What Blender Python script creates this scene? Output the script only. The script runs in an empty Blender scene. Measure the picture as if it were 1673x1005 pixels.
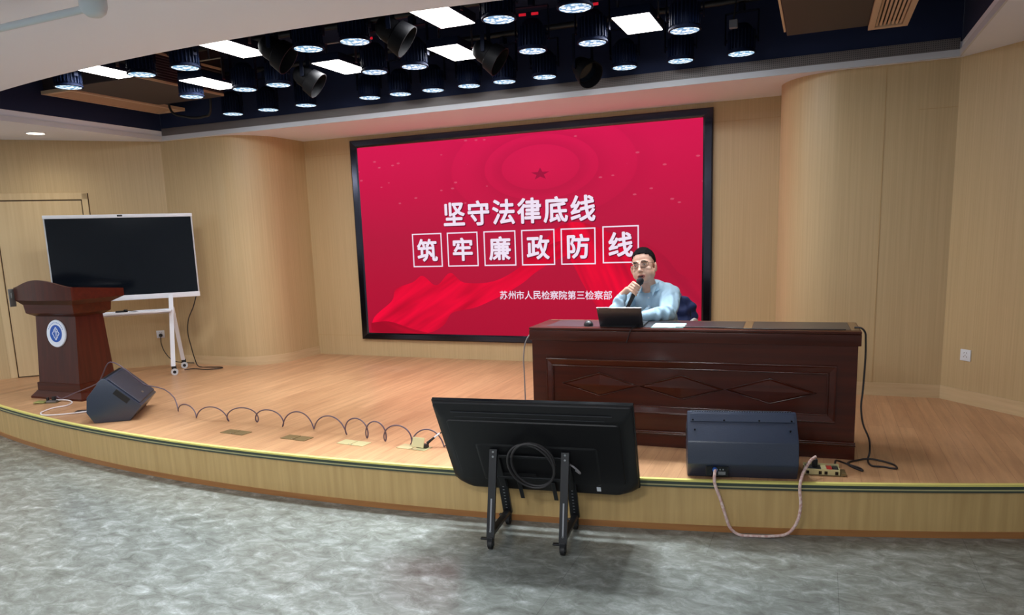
import bpy, bmesh, math, random
from mathutils import Vector, Matrix, Euler
random.seed(7)
sc = bpy.context.scene
C = sc.collection
PI = math.pi
S = 0.30            # height of the stage deck above the hall floor
CZ = S + 2.545      # height of the white ceiling

# ------------------------------------------------------------------ camera, world, exposure
cam = bpy.data.cameras.new('camera'); cam_o = bpy.data.objects.new('camera', cam); C.objects.link(cam_o)
cam.sensor_width = 36.0; cam.lens = 36.0 * 1208 / 1673; cam.shift_y = 85.26 / 1673
yaw, pitch, roll = 0.3944, -0.1679, -0.0337
right = Vector((math.cos(yaw), math.sin(yaw), 0))
fwd = Vector((-math.sin(yaw) * math.cos(pitch), math.cos(yaw) * math.cos(pitch), math.sin(pitch)))
up = right.cross(fwd)
r2 = right * math.cos(roll) + up * math.sin(roll); u2 = -right * math.sin(roll) + up * math.cos(roll)
cam_o.matrix_world = Matrix(((r2.x, u2.x, -fwd.x, 1.739), (r2.y, u2.y, -fwd.y, -7.464), (r2.z, u2.z, -fwd.z, 1.3816 + S), (0, 0, 0, 1)))
sc.camera = cam_o
w = bpy.data.worlds.new('world'); sc.world = w; w.use_nodes = True
w.node_tree.nodes['Background'].inputs[0].default_value = (0.5, 0.55, 0.62, 1)
w.node_tree.nodes['Background'].inputs[1].default_value = 0.05
sc.view_settings.view_transform = 'Standard'; sc.view_settings.look = 'None'
sc.view_settings.gamma = 1.0; sc.view_settings.use_curve_mapping = False
sc.view_settings.exposure = 0.0
PAR_W, PANEL_W, HALL_W, DOWN_W = 40.0, 12.0, 46.0, 20.0      # lamp powers

# ------------------------------------------------------------------ materials
def lin(c):
    return tuple((x / 255 / 12.92) if x / 255 <= 0.04045 else ((x / 255 + 0.055) / 1.055) ** 2.4 for x in c[:3]) + (1.0,)
MATS = {}
def mat(name, rgb, rough=0.5, metal=0.0, emit=0.0, spec=0.5, noise=None, bump=None, coat=0.0):
    """noise=(scale xyz, rgb2, detail): colour varies to rgb2; bump=(scale, strength)"""
    m = bpy.data.materials.new(name); m.use_nodes = True; nt = m.node_tree; b = nt.nodes['Principled BSDF']
    b.inputs['Base Color'].default_value = lin(rgb); b.inputs['Roughness'].default_value = rough
    b.inputs['Metallic'].default_value = metal; b.inputs['Specular IOR Level'].default_value = spec
    b.inputs['Coat Weight'].default_value = coat; b.inputs['Coat Roughness'].default_value = 0.06
    tc = nt.nodes.new('ShaderNodeTexCoord')
    if noise:
        mp = nt.nodes.new('ShaderNodeMapping'); mp.inputs['Scale'].default_value = noise[0]
        n = nt.nodes.new('ShaderNodeTexNoise'); n.inputs['Scale'].default_value = 1.0; n.inputs['Detail'].default_value = noise[2] if len(noise) > 2 else 4
        cr = nt.nodes.new('ShaderNodeValToRGB'); cr.color_ramp.elements[0].position = 0.32; cr.color_ramp.elements[1].position = 0.68
        cr.color_ramp.elements[0].color = lin(rgb); cr.color_ramp.elements[1].color = lin(noise[1])
        nt.links.new(tc.outputs['Object'], mp.inputs[0]); nt.links.new(mp.outputs[0], n.inputs['Vector'])
        nt.links.new(n.outputs['Fac'], cr.inputs[0]); nt.links.new(cr.outputs[0], b.inputs['Base Color'])
    if bump:
        n2 = nt.nodes.new('ShaderNodeTexNoise'); n2.inputs['Scale'].default_value = bump[0]; n2.inputs['Detail'].default_value = 4
        bp = nt.nodes.new('ShaderNodeBump'); bp.inputs['Strength'].default_value = bump[1]; bp.inputs['Distance'].default_value = 0.01
        nt.links.new(tc.outputs['Object'], n2.inputs['Vector']); nt.links.new(n2.outputs['Fac'], bp.inputs['Height']); nt.links.new(bp.outputs[0], b.inputs['Normal'])
    if emit:
        b.inputs['Emission Color'].default_value = lin(rgb); b.inputs['Emission Strength'].default_value = emit
    MATS[name] = m
    return m
def nodes(m): return m.node_tree, m.node_tree.nodes['Principled BSDF']
def N(nt, t, **k):
    n = nt.nodes.new(t)
    for a, v in k.items():
        if a in n.inputs.keys(): n.inputs[a].default_value = v
        else: setattr(n, a, v)
    return n

# pale ash veneer on the walls: fine upright grain
wall_m = mat('ash_veneer', (198, 173, 131), 0.42, noise=((85, 85, 1.0), (188, 163, 122), 5))
base_m = mat('ash_baseboard', (210, 185, 146), 0.40, noise=((3, 3, 40), (200, 174, 134), 4))
door_m = mat('door_veneer', (212, 188, 146), 0.42, noise=((30, 30, 0.8), (202, 176, 134), 4))
gap_m = mat('dark_gap', (70, 52, 34), 0.8)
ceil_m = mat('white_ceiling_paint', (232, 236, 247), 0.75, bump=(30, 0.02))
trim_m = mat('grey_white_trim', (205, 208, 216), 0.6)
black_m = mat('blackened_recess', (11, 29, 66), 0.8)
pipe_m = mat('black_pipe', (16, 18, 24), 0.5)
perf_m = mat('perforated_strip', (70, 68, 74), 0.5)
nt, b = nodes(perf_m)
tc = N(nt, 'ShaderNodeTexCoord'); br = N(nt, 'ShaderNodeTexBrick', Scale=1.0); br.offset = 0.0
mp = N(nt, 'ShaderNodeMapping'); mp.inputs['Rotation'].default_value = (PI / 2, 0, 0); mp.inputs['Scale'].default_value = (34, 34, 34)
br.inputs['Color1'].default_value = lin((26, 26, 32)); br.inputs['Color2'].default_value = lin((30, 30, 36)); br.inputs['Mortar'].default_value = lin((112, 106, 106))
br.inputs['Mortar Size'].default_value = 0.16; br.inputs['Brick Width'].default_value = 0.5; br.inputs['Row Height'].default_value = 0.5
nt.links.new(tc.outputs['Object'], mp.inputs[0]); nt.links.new(mp.outputs[0], br.inputs[0]); nt.links.new(br.outputs[0], b.inputs['Base Color'])

# hall floor: grey marbled sheet tiles
floor_m = mat('grey_marbled_floor', (128, 134, 130), 0.22)
nt, b = nodes(floor_m)
tc = N(nt, 'ShaderNodeTexCoord')
mp = N(nt, 'ShaderNodeMapping'); mp.inputs['Rotation'].default_value = (0, 0, 0.5); mp.inputs['Scale'].default_value = (1.0, 1.5, 1)
n1 = N(nt, 'ShaderNodeTexNoise', Scale=8.0, Detail=9.0, Roughness=0.72, Distortion=0.5)
n2 = N(nt, 'ShaderNodeTexNoise', Scale=1.1, Detail=3.0)
cr = N(nt, 'ShaderNodeValToRGB'); e = cr.color_ramp.elements
e[0].position = 0.33; e[0].color = lin((106, 109, 103)); e[1].position = 0.72; e[1].color = lin((186, 192, 190))
k = e.new(0.5); k.color = lin((132, 136, 131)); k = e.new(0.6); k.color = lin((152, 157, 153))
mx = N(nt, 'ShaderNodeMix', data_type='RGBA', blend_type='MULTIPLY'); mx.inputs[0].default_value = 0.35
br = N(nt, 'ShaderNodeTexBrick', Scale=1.0); br.offset = 0.5
br.inputs['Color1'].default_value = (1, 1, 1, 1); br.inputs['Color2'].default_value = (0.93, 0.93, 0.93, 1); br.inputs['Mortar'].default_value = (0.72, 0.72, 0.72, 1)
br.inputs['Mortar Size'].default_value = 0.002; br.inputs['Brick Width'].default_value = 1.25; br.inputs['Row Height'].default_value = 1.25; br.inputs['Mortar Smooth'].default_value = 0.3
mx2 = N(nt, 'ShaderNodeMix', data_type='RGBA', blend_type='MULTIPLY'); mx2.inputs[0].default_value = 1.0
L = nt.links.new
L(tc.outputs['Object'], mp.inputs[0]); L(mp.outputs[0], n1.inputs['Vector']); L(tc.outputs['Object'], n2.inputs['Vector']); L(n1.outputs['Fac'], cr.inputs[0])
L(cr.outputs[0], mx.inputs[6]); L(n2.outputs['Fac'], mx.inputs[7]); L(tc.outputs['Object'], br.inputs[0]); L(mx.outputs[2], mx2.inputs[6]); L(br.outputs[0], mx2.inputs[7]); L(mx2.outputs[2], b.inputs['Base Color'])
bpn = N(nt, 'ShaderNodeBump', Strength=0.06, Distance=0.01); L(n1.outputs['Fac'], bpn.inputs['Height']); L(bpn.outputs[0], b.inputs['Normal'])

# stage deck: warm laminate boards running towards the screen
deck_m = mat('stage_laminate', (196, 146, 104), 0.34)
nt, b = nodes(deck_m); L = nt.links.new
tc = N(nt, 'ShaderNodeTexCoord'); mp = N(nt, 'ShaderNodeMapping'); mp.inputs['Rotation'].default_value = (0, 0, PI / 2)
br = N(nt, 'ShaderNodeTexBrick', Scale=1.0); br.offset = 0.37
br.inputs['Color1'].default_value = lin((203, 160, 121)); br.inputs['Color2'].default_value = lin((190, 146, 109)); br.inputs['Mortar'].default_value = lin((168, 124, 90))
br.inputs['Mortar Size'].default_value = 0.0015; br.inputs['Brick Width'].default_value = 1.2; br.inputs['Row Height'].default_value = 0.095; br.inputs['Bias'].default_value = 0.0
mp2 = N(nt, 'ShaderNodeMapping'); mp2.inputs['Scale'].default_value = (16, 1.3, 1)
n1 = N(nt, 'ShaderNodeTexNoise', Scale=1.6, Detail=6.0, Roughness=0.6)
cr = N(nt, 'ShaderNodeValToRGB'); cr.color_ramp.elements[0].position = 0.3; cr.color_ramp.elements[1].position = 0.75
cr.color_ramp.elements[0].color = (0.72, 0.66, 0.6, 1); cr.color_ramp.elements[1].color = (1.06, 1.04, 1.0, 1)
mx = N(nt, 'ShaderNodeMix', data_type='RGBA', blend_type='MULTIPLY'); mx.inputs[0].default_value = 1.0
L(tc.outputs['Object'], mp.inputs[0]); L(mp.outputs[0], br.inputs[0]); L(tc.outputs['Object'], mp2.inputs[0]); L(mp2.outputs[0], n1.inputs['Vector']); L(n1.outputs['Fac'], cr.inputs[0])
L(br.outputs[0], mx.inputs[6]); L(cr.outputs[0], mx.inputs[7]); L(mx.outputs[2], b.inputs['Base Color'])

riser_m = mat('riser_veneer', (200, 168, 112), 0.42, noise=((30, 30, 1.6), (184, 152, 98), 6))
skirt_m = mat('riser_brown_skirting', (168, 116, 66), 0.4, noise=((2, 2, 30), (150, 100, 56)))
yellow_m = mat('yellow_nosing', (222, 212, 120), 0.4)
green_m = mat('dark_green_nosing', (58, 68, 58), 0.45)
mahog_m = mat('dark_mahogany', (76, 29, 14), 0.3, spec=0.28, noise=((1.4, 30, 30), (60, 22, 10), 6), coat=0.1)
mahog_v = mat('upright_mahogany', (76, 32, 21), 0.32, spec=0.35, noise=((30, 30, 1.6), (60, 25, 16), 6), coat=0.05)
pad_m = mat('dark_desk_inlay', (52, 50, 54), 0.32)
tan_m = mat('tan_desk_border', (120, 92, 62), 0.3)
blk = mat('black_plastic', (22, 23, 27), 0.45)
blk_gl = mat('glossy_black', (10, 11, 14), 0.12)
spk_m = mat('textured_black_paint', (38, 49, 70), 0.33, spec=0.8, bump=(160, 0.15))
grille_m = mat('black_grille', (36, 40, 54), 0.5)
nt, b = nodes(grille_m)
tc = N(nt, 'ShaderNodeTexCoord'); wv = N(nt, 'ShaderNodeTexWave', Scale=34.0); wv.bands_direction = 'X'
cr = N(nt, 'ShaderNodeValToRGB'); cr.color_ramp.elements[0].color = lin((18, 20, 28)); cr.color_ramp.elements[1].color = lin((58, 64, 84))
nt.links.new(tc.outputs['Object'], wv.inputs['Vector']); nt.links.new(wv.outputs['Fac'], cr.inputs[0]); nt.links.new(cr.outputs[0], b.inputs['Base Color'])
tvb_m = mat('matt_black_tv_back', (11, 11, 15), 0.45, spec=0.35)
white_m = mat('white_enamel', (226, 230, 238), 0.3)
glass_blk = mat('dark_display_glass', (10, 17, 25), 0.12, spec=0.3)
steel_m = mat('steel', (170, 172, 176), 0.3, metal=1.0)
bezel_m = mat('black_mirror_steel', (66, 68, 80), 0.16, metal=1.0)
brass_m = mat('brass', (206, 198, 150), 0.35, metal=0.35)
brass_d = mat('aged_brass', (128, 110, 74), 0.38, metal=0.4)
rubber = mat('black_rubber', (18, 18, 20), 0.6)
cord_b = mat('black_cord', (24, 18, 22), 0.5)
cord_g = mat('grey_cord', (150, 146, 150), 0.5)
cord_w = mat('white_cord', (226, 220, 222), 0.5)
braid_m = mat('pink_white_braid', (226, 206, 200), 0.6, noise=((60, 60, 60), (196, 150, 142), 1))
blue_m = mat('blue_plug', (40, 96, 190), 0.4)
paper_m = mat('pale_green_paper', (176, 224, 218), 0.6)
red_m = mat('red_switch', (170, 30, 24), 0.4)
vent_m = mat('beige_vent', (206, 178, 148), 0.5)
duct_m = mat('brown_duct_casing', (52, 40, 42), 0.6)
lamp_m = mat('black_lamp_housing', (9, 19, 42), 0.7, spec=0.1)
rim_m = mat('lamp_rim', (10, 18, 38), 0.6, spec=0.12)
panel_e = mat('panel_glow', (255, 250, 244), 0.5, emit=9.0)
down_e = mat('downlight_glow', (255, 240, 214), 0.5, emit=8.0)
digit_e = mat('red_digits', (230, 30, 50), 0.5, emit=0.5)
lens_e = mat('lamp_lens_glow', (220, 240, 255), 0.4)
nt, b = nodes(lens_e); L = nt.links.new
tc = N(nt, 'ShaderNodeTexCoord'); vo = N(nt, 'ShaderNodeTexVoronoi', Scale=34.0); cr = N(nt, 'ShaderNodeValToRGB')
cr.color_ramp.elements[0].position = 0.30; cr.color_ramp.elements[0].color = (0.95, 1.0, 1.0, 1); cr.color_ramp.elements[1].position = 0.62; cr.color_ramp.elements[1].color = (0.10, 0.26, 0.42, 1)
L(tc.outputs['Object'], vo.inputs['Vector']); L(vo.outputs['Distance'], cr.inputs[0]); L(cr.outputs[0], b.inputs['Emission Color']); b.inputs['Emission Strength'].default_value = 1.5
b.inputs['Base Color'].default_value = (0.02, 0.02, 0.03, 1)

# ------------------------------------------------------------------ geometry helpers
class MB:
    def __init__(self): self.bm = bmesh.new()
    def add(self, fn, M=None):
        t = bmesh.new(); fn(t)
        if M is not None: bmesh.ops.transform(t, matrix=M, verts=t.verts)
        me = bpy.data.meshes.new('t'); t.to_mesh(me); t.free(); self.bm.from_mesh(me); bpy.data.meshes.remove(me)
        return self
    def box(self, x0, x1, y0, y1, z0, z1, bev=0.0, seg=2, M=None):
        def f(t):
            bmesh.ops.create_cube(t, size=1.0)
            bmesh.ops.scale(t, vec=(x1 - x0, y1 - y0, z1 - z0), verts=t.verts)
            bmesh.ops.translate(t, vec=((x0 + x1) / 2, (y0 + y1) / 2, (z0 + z1) / 2), verts=t.verts)
            if bev: bmesh.ops.bevel(t, geom=t.edges[:], offset=bev, segments=seg, profile=0.6, affect='EDGES')
        return self.add(f, M)
    def cyl(self, p, q, r, r2=None, seg=16, caps=True):
        p, q = Vector(p), Vector(q); d = q - p
        def f(t): bmesh.ops.create_cone(t, cap_ends=caps, segments=seg, radius1=r, radius2=r if r2 is None else r2, depth=d.length)
        return self.add(f, Matrix.Translation((p + q) / 2) @ d.to_track_quat('Z', 'Y').to_matrix().to_4x4())
    def ell(self, c, r, rot=(0, 0, 0), u=24, v=16):
        def f(t): bmesh.ops.create_uvsphere(t, u_segments=u, v_segments=v, radius=1.0)
        return self.add(f, Matrix.Translation(c) @ Euler(rot).to_matrix().to_4x4() @ Matrix.Diagonal((*r, 1)))
    def cap(self, p, q, r, r2=None):            # tapered capsule
        r2 = r if r2 is None else r2
        self.cyl(p, q, r, r2, 14); self.ell(p, (r,) * 3, u=14, v=10); self.ell(q, (r2,) * 3, u=14, v=10); return self
    def chain(self, pts, rs):
        for i in range(len(pts) - 1): self.cap(pts[i], pts[i + 1], rs[i], rs[i + 1])
        return self
    def tube(self, pts, r, seg=8, smooth=6, closed=False):
        P = spline(pts, smooth, closed) if smooth else [Vector(p) for p in pts]
        bm = self.bm; rings = []; n = None; m = len(P)
        for i, p in enumerate(P):
            d = (P[(i + 1) % m if closed else min(i + 1, m - 1)] - P[i - 1 if closed or i else 0]).normalized()
            if n is None: n = d.orthogonal().normalized()
            n = (n - d * n.dot(d)); n = n.normalized() if n.length > 1e-6 else d.orthogonal().normalized()
            bb = d.cross(n)
            rings.append([bm.verts.new(p + (n * math.cos(a) + bb * math.sin(a)) * r) for a in (2 * PI * k / seg for k in range(seg))])
        rng = range(m) if closed else range(m - 1)
        for i in rng:
            A, B = rings[i], rings[(i + 1) % m]
            for k in range(seg): bm.faces.new((A[k], A[(k + 1) % seg], B[(k + 1) % seg], B[k]))
        if not closed: bm.faces.new(rings[0][::-1]); bm.faces.new(rings[-1])
        return self
    def prism(self, poly, d0, d1, M=None, bev=0.0):   # poly in (x, y), extruded along z from d0 to d1
        def f(t):
            a = [t.verts.new((x, y, d0)) for x, y in poly]; c = [t.verts.new((x, y, d1)) for x, y in poly]
            n = len(poly)
            t.faces.new(a[::-1]); t.faces.new(c)
            for i in range(n): t.faces.new((a[i], a[(i + 1) % n], c[(i + 1) % n], c[i]))
            bmesh.ops.recalc_face_normals(t, faces=t.faces)
            if bev: bmesh.ops.bevel(t, geom=t.edges[:], offset=bev, segments=2, profile=0.6, affect='EDGES')
        return self.add(f, M)
    def lathe(self, prof, seg=24, M=None):            # prof: (r, z)
        def f(t):
            rings = [[t.verts.new((max(r, 1e-5) * math.cos(2 * PI * k / seg), max(r, 1e-5) * math.sin(2 * PI * k / seg), z)) for k in range(seg)] for r, z in prof]
            for A, B in zip(rings, rings[1:]):
                for k in range(seg): t.faces.new((A[k], A[(k + 1) % seg], B[(k + 1) % seg], B[k]))
            t.faces.new(rings[0][::-1]); t.faces.new(rings[-1])
            bmesh.ops.recalc_face_normals(t, faces=t.faces)
        return self.add(f, M)
    def loft(self, loops, M=None):                    # loops of equal length, capped
        def f(t):
            R = [[t.verts.new(p) for p in lp] for lp in loops]; n = len(R[0])
            for A, B in zip(R, R[1:]):
                for k in range(n): t.faces.new((A[k], A[(k + 1) % n], B[(k + 1) % n], B[k]))
            t.faces.new(R[0][::-1]); t.faces.new(R[-1])
            bmesh.ops.recalc_face_normals(t, faces=t.faces)
        return self.add(f, M)
    def ribbon(self, pts, z0, z1, th):                # upright wall along a polyline, thickness to the left of its direction
        n = len(pts); off = []
        for i in range(n):
            a = Vector(pts[max(i - 1, 0)]); c = Vector(pts[min(i + 1, n - 1)]); d = (c - a).normalized()
            off.append((pts[i][0] - d.y * th, pts[i][1] + d.x * th))
        def f(t):
            L0 = [[t.verts.new((x, y, z)) for x, y in q] for q in (pts, off) for z in (z0, z1)]
            a0, a1, b0, b1 = L0
            for i in range(n - 1):
                t.faces.new((a0[i], a0[i + 1], a1[i + 1], a1[i])); t.faces.new((b0[i + 1], b0[i], b1[i], b1[i + 1]))
                t.faces.new((a1[i], a1[i + 1], b1[i + 1], b1[i])); t.faces.new((a0[i + 1], a0[i], b0[i], b0[i + 1]))
            t.faces.new((a0[0], a1[0], b1[0], b0[0])); t.faces.new((a1[-1], a0[-1], b0[-1], b1[-1]))
            bmesh.ops.recalc_face_normals(t, faces=t.faces)
        return self.add(f)
    def build(self, name, m, parent=None, smooth=35, loc=None):
        me = bpy.data.meshes.new(name)
        if loc is not None: bmesh.ops.translate(self.bm, vec=-Vector(loc), verts=self.bm.verts)
        self.bm.to_mesh(me); self.bm.free(); me.materials.append(m)
        if smooth:
            me.polygons.foreach_set('use_smooth', [True] * len(me.polygons)); me.set_sharp_from_angle(angle=math.radians(smooth))
        o = bpy.data.objects.new(name, me); C.objects.link(o)
        if loc is not None: o.location = loc
        if parent is not None: o.parent = parent
        return o
def spline(pts, n=6, closed=False):
    P = [Vector(p) for p in pts]; out = []; m = len(P)
    for i in range(m if closed else m - 1):
        g = (lambda k: P[k % m]) if closed else (lambda k: P[min(max(k, 0), m - 1)])
        a, b, c, d = g(i - 1), g(i), g(i + 1), g(i + 2)
        for k in range(n):
            t = k / n
            out.append(0.5 * ((2 * b) + (-a + c) * t + (2 * a - 5 * b + 4 * c - d) * t * t + (-a + 3 * b - 3 * c + d) * t ** 3))
    if not closed: out.append(P[-1])
    return out
def tag(o, label, cat, group=None):
    o['label'] = label; o['category'] = cat
    if group: o['group'] = group
    return o
def thing(name, label, cat, loc=(0, 0, 0), rz=0.0, group=None):
    o = bpy.data.objects.new(name, None); C.objects.link(o); o.location = loc; o.rotation_euler = (0, 0, rz); o.empty_display_size = 0.1
    return tag(o, label, cat, group)
def struct(o): o['kind'] = 'structure'; return o
def cable(name, label, pts, r, m, group=None, smooth=6):
    return tag(MB().tube(pts, r, 8, smooth).build(name, m, None, 60, loc=pts[0]), label, 'cable', group)
def remesh(mb, name, m, parent, voxel, smooth_it=4, noise=None, fac=0.5):
    o = mb.build(name, m, parent, 0)
    md = o.modifiers.new('r', 'REMESH'); md.mode = 'VOXEL'; md.voxel_size = voxel
    s = o.modifiers.new('s', 'SMOOTH'); s.factor = fac; s.iterations = smooth_it
    bpy.context.view_layer.update()
    ev = o.evaluated_get(bpy.context.evaluated_depsgraph_get())
    me = bpy.data.meshes.new_from_object(ev)
    o.modifiers.clear(); old = o.data; o.data = me; me.name = name; bpy.data.meshes.remove(old)
    if noise:
        me.calc_loop_triangles()
        for v in me.vertices: v.co += v.normal * noise(v.co)
    me.polygons.foreach_set('use_smooth', [True] * len(me.polygons))
    if not me.materials: me.materials.append(m)
    return o

# ------------------------------------------------------------------ the setting
def front(x): return -3.695 + 0.0377 * (x + 1.4) ** 2          # front edge of the stage, gently bowed
# hall floor
struct(MB().box(-9.2, 5.6, -12.4, 0.6, -0.08, 0.0).build('floor', floor_m, None, 0))
# stage deck, riser, nosing
xs = [-7.3 + i * 0.1 for i in range(0, 117)]
edge = [(x, front(x)) for x in xs]
deck = edge + [(4.3, 0.12), (-7.3, 0.12)]
struct(MB().prism(deck, S - 0.03, S).build('floor_stage', deck_m, None, 0))
struct(MB().ribbon([(x, front(x) + 0.012) for x in xs], 0.0, S - 0.03, 0.02).build('wall_stage_riser', riser_m, None, 0))
struct(MB().ribbon([(x, front(x) + 0.006) for x in xs], 0.0, 0.035, 0.012).build('baseboard_stage', skirt_m, None, 0))
n1 = struct(MB().ribbon([(x, front(x) - 0.006) for x in xs], S - 0.008, S + 0.003, 0.026).build('trim_1', yellow_m, None, 0))
n2 = struct(MB().ribbon([(x, front(x) - 0.002) for x in xs], S - 0.026, S - 0.010, 0.02).build('trim_2', green_m, None, 0))
n3 = struct(MB().ribbon([(x, front(x) - 0.004) for x in xs], S - 0.033, S - 0.026, 0.02).build('trim_3', mat('pale_nosing_lip', (176, 170, 122), 0.4), None, 0))
n4 = struct(MB().ribbon([(x, front(x) - 0.001) for x in xs], S - 0.044, S - 0.033, 0.02).build('trim_4', green_m, None, 0))
# walls
def arc(cx, cy, r, a0, a1, n=18): return [(cx + r * math.cos(math.radians(a0 + (a1 - a0) * i / n)), cy + r * math.sin(math.radians(a0 + (a1 - a0) * i / n))) for i in range(n + 1)]
WL = [(-5.19, -0.95)] + arc(-4.445, -0.445, 0.5, -90, 0)[0:] + [(-3.945, 0.0)]
WL[1] = (-4.445, -0.945)
WR = [(1.40, 0.0)] + arc(1.90, -0.445, 0.5, 180, 270) + [(2.656, -0.945)]
SL = [(-7.75, -3.46), (-5.19, -0.95)]
SR = [(2.656, -0.945), (4.60, -3.187)]
wall_back = struct(MB().box(-4.1, 1.55, 0.0, 0.1, S - 0.02, CZ).build('wall_back', wall_m, None, 0))
struct(MB().ribbon(WL, S - 0.02, CZ, 0.08).build('wall_wing_left', wall_m, None, 30))
struct(MB().ribbon(WR, S - 0.02, CZ, 0.08).build('wall_wing_right', wall_m, None, 30))
struct(MB().ribbon(SL, 0, CZ, 0.08).build('wall_left', wall_m, None, 0))
struct(MB().ribbon(SR, 0, CZ, 0.08).build('wall_right', wall_m, None, 0))
hall_m = mat('hall_wall_paint', (222, 222, 224), 0.7)
struct(MB().ribbon([(-7.75, -12.0), (-7.75, -3.46)], 0, CZ, 0.08).build('wall_hall_left', hall_m, None, 0))
struct(MB().ribbon([(4.60, -3.187), (4.60, -12.0)], 0, CZ, 0.08).build('wall_hall_right', hall_m, None, 0))
struct(MB().ribbon([(4.68, -12.0), (-7.83, -12.0)], 0, CZ, 0.08).build('wall_rear', hall_m, None, 0))
def off(pts, d):
    out = []
    for i in range(len(pts)):
        a = Vector(pts[max(i - 1, 0)]); c = Vector(pts[min(i + 1, len(pts) - 1)]); v = (c - a).normalized(); out.append((pts[i][0] + v.y * d, pts[i][1] - v.x * d))
    return out
struct(MB().ribbon(off(WL, 0.006), S, S + 0.10, 0.006).build('baseboard_left_wing', base_m, None, 30))
struct(MB().ribbon(off(WR, 0.006), S, S + 0.105, 0.006).build('baseboard_right_wing', base_m, None, 30))
struct(MB().ribbon(off([SR[0], (4.3, -2.841)], 0.006), S, S + 0.105, 0.006).build('baseboard_right', base_m, None, 0))
# thin panel joints in the veneer
joint_m = mat('veneer_joint', (186, 156, 110), 0.5)
struct(MB().box(2.168, 2.174, -0.9475, -0.94, S, CZ - 0.02).box(2.4, 2.656, -0.947, -0.94, S + 2.2, S + 2.204).build('trim_5', joint_m, None, 0))
struct(MB().box(-3.94, 1.40, -0.002, 0.002, S + 2.36, S + 2.364).box(-3.94, 1.40, -0.002, 0.002, S + 0.24, S + 0.244).build('trim_6', joint_m, None, 0))
# door in the angled left wall
dv = (Vector((-7.75, -3.46)) - Vector((-5.19, -0.95))).normalized(); nv = Vector((dv.y, -dv.x)) * -1
if nv.dot(Vector((1, -1))) < 0: nv = -nv
ang = math.atan2(-dv.y, -dv.x)          # local x runs from the front of the hall towards the screen
DM = Matrix.Translation((-5.19, -0.95, S)) @ Matrix.Rotation(ang, 4, 'Z')
door = struct(MB().box(-1.672, -0.858, -0.008, 0.0, 0.012, 1.905, M=DM).build('door_1', door_m, None, 0))
MB().box(-1.75, -1.682, -0.014, 0.0, 0, 1.985, 0.003, 1, DM).box(-0.848, -0.79, -0.014, 0.0, 0, 1.985, 0.003, 1, DM).box(-1.75, -0.79, -0.014, 0.0, 1.918, 1.99, 0.003, 1, DM).build('door_frame', door_m, door, 0)
MB().box(-1.684, -1.670, -0.003, 0.001, 0, 1.915, M=DM).box(-0.860, -0.846, -0.003, 0.001, 0, 1.915, M=DM).box(-1.684, -0.846, -0.003, 0.001, 1.903, 1.920, M=DM).box(-1.684, -0.846, -0.003, 0.001, 0, 0.013, M=DM).build('door_gap', gap_m, door, 0)
MB().box(-0.79, -0.782, -0.003, 0.001, 0.0, 1.985, M=DM).build('frame_shadow_gap', gap_m, door, 0)

# ceiling with the rectangular black lighting recess over the stage
RX0, RX1, RY0, RY1, RZ = -5.10, 2.645, -3.90, -1.0, S + 3.30
def rim_y(x): return -3.88 + 0.040 * (x + 1.25) ** 2      # bowed near edge of the recess
rim_x = [RX0 + (RX1 - RX0) * i / 60 for i in range(61)]
cb = MB().prism([(-9.2, -12.4), (5.6, -12.4), (5.6, -2.5), (RX1, rim_y(RX1))] + [(x, rim_y(x)) for x in rim_x[::-1][1:]] + [(-9.2, rim_y(RX0))], CZ, CZ + 0.1)
cb.box(-9.2, RX0, rim_y(RX0), 0.6, CZ, CZ + 0.1).prism([(RX1, rim_y(RX1)), (5.6, -2.5), (5.6, 0.6), (RX1, 0.6)], CZ, CZ + 0.1).box(RX0, RX1, RY1, 0.6, CZ, CZ + 0.1)
struct(cb.build('ceiling', ceil_m, None, 0))
struct(MB().box(RX0 - 0.05, RX1 + 0.05, RY0 - 0.05, RY1 + 0.05, RZ, RZ + 0.05).box(RX0 - 0.05, RX0 - 0.001, RY0, RY1, CZ + 0.1, RZ).box(RX1 + 0.001, RX1 + 0.05, RY0, RY1, CZ + 0.1, RZ)
       .box(RX0, RX1, RY0 - 0.05, RY0 - 0.001, CZ + 0.1, RZ).box(RX0, RX1, RY1 + 0.001, RY1 + 0.05, CZ + 0.1, RZ).build('ceiling_recess', black_m, None, 0))
tr = MB()
for (x0, x1, y0, y1) in ((RX0, RX1, RY1 - 0.012, RY1), (RX0, RX0 + 0.012, rim_y(RX0), RY1), (RX1 - 0.012, RX1, rim_y(RX1), RY1)): tr.box(x0, x1, y0, y1, CZ - 0.002, CZ + 0.046)
struct(tr.build('trim_7', trim_m, None, 0))
struct(MB().box(RX0 + 0.012, RX1 - 0.012, RY1 - 0.010, RY1 + 0.002, CZ + 0.046, CZ + 0.125).build('trim_8', perf_m, None, 0))
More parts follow.
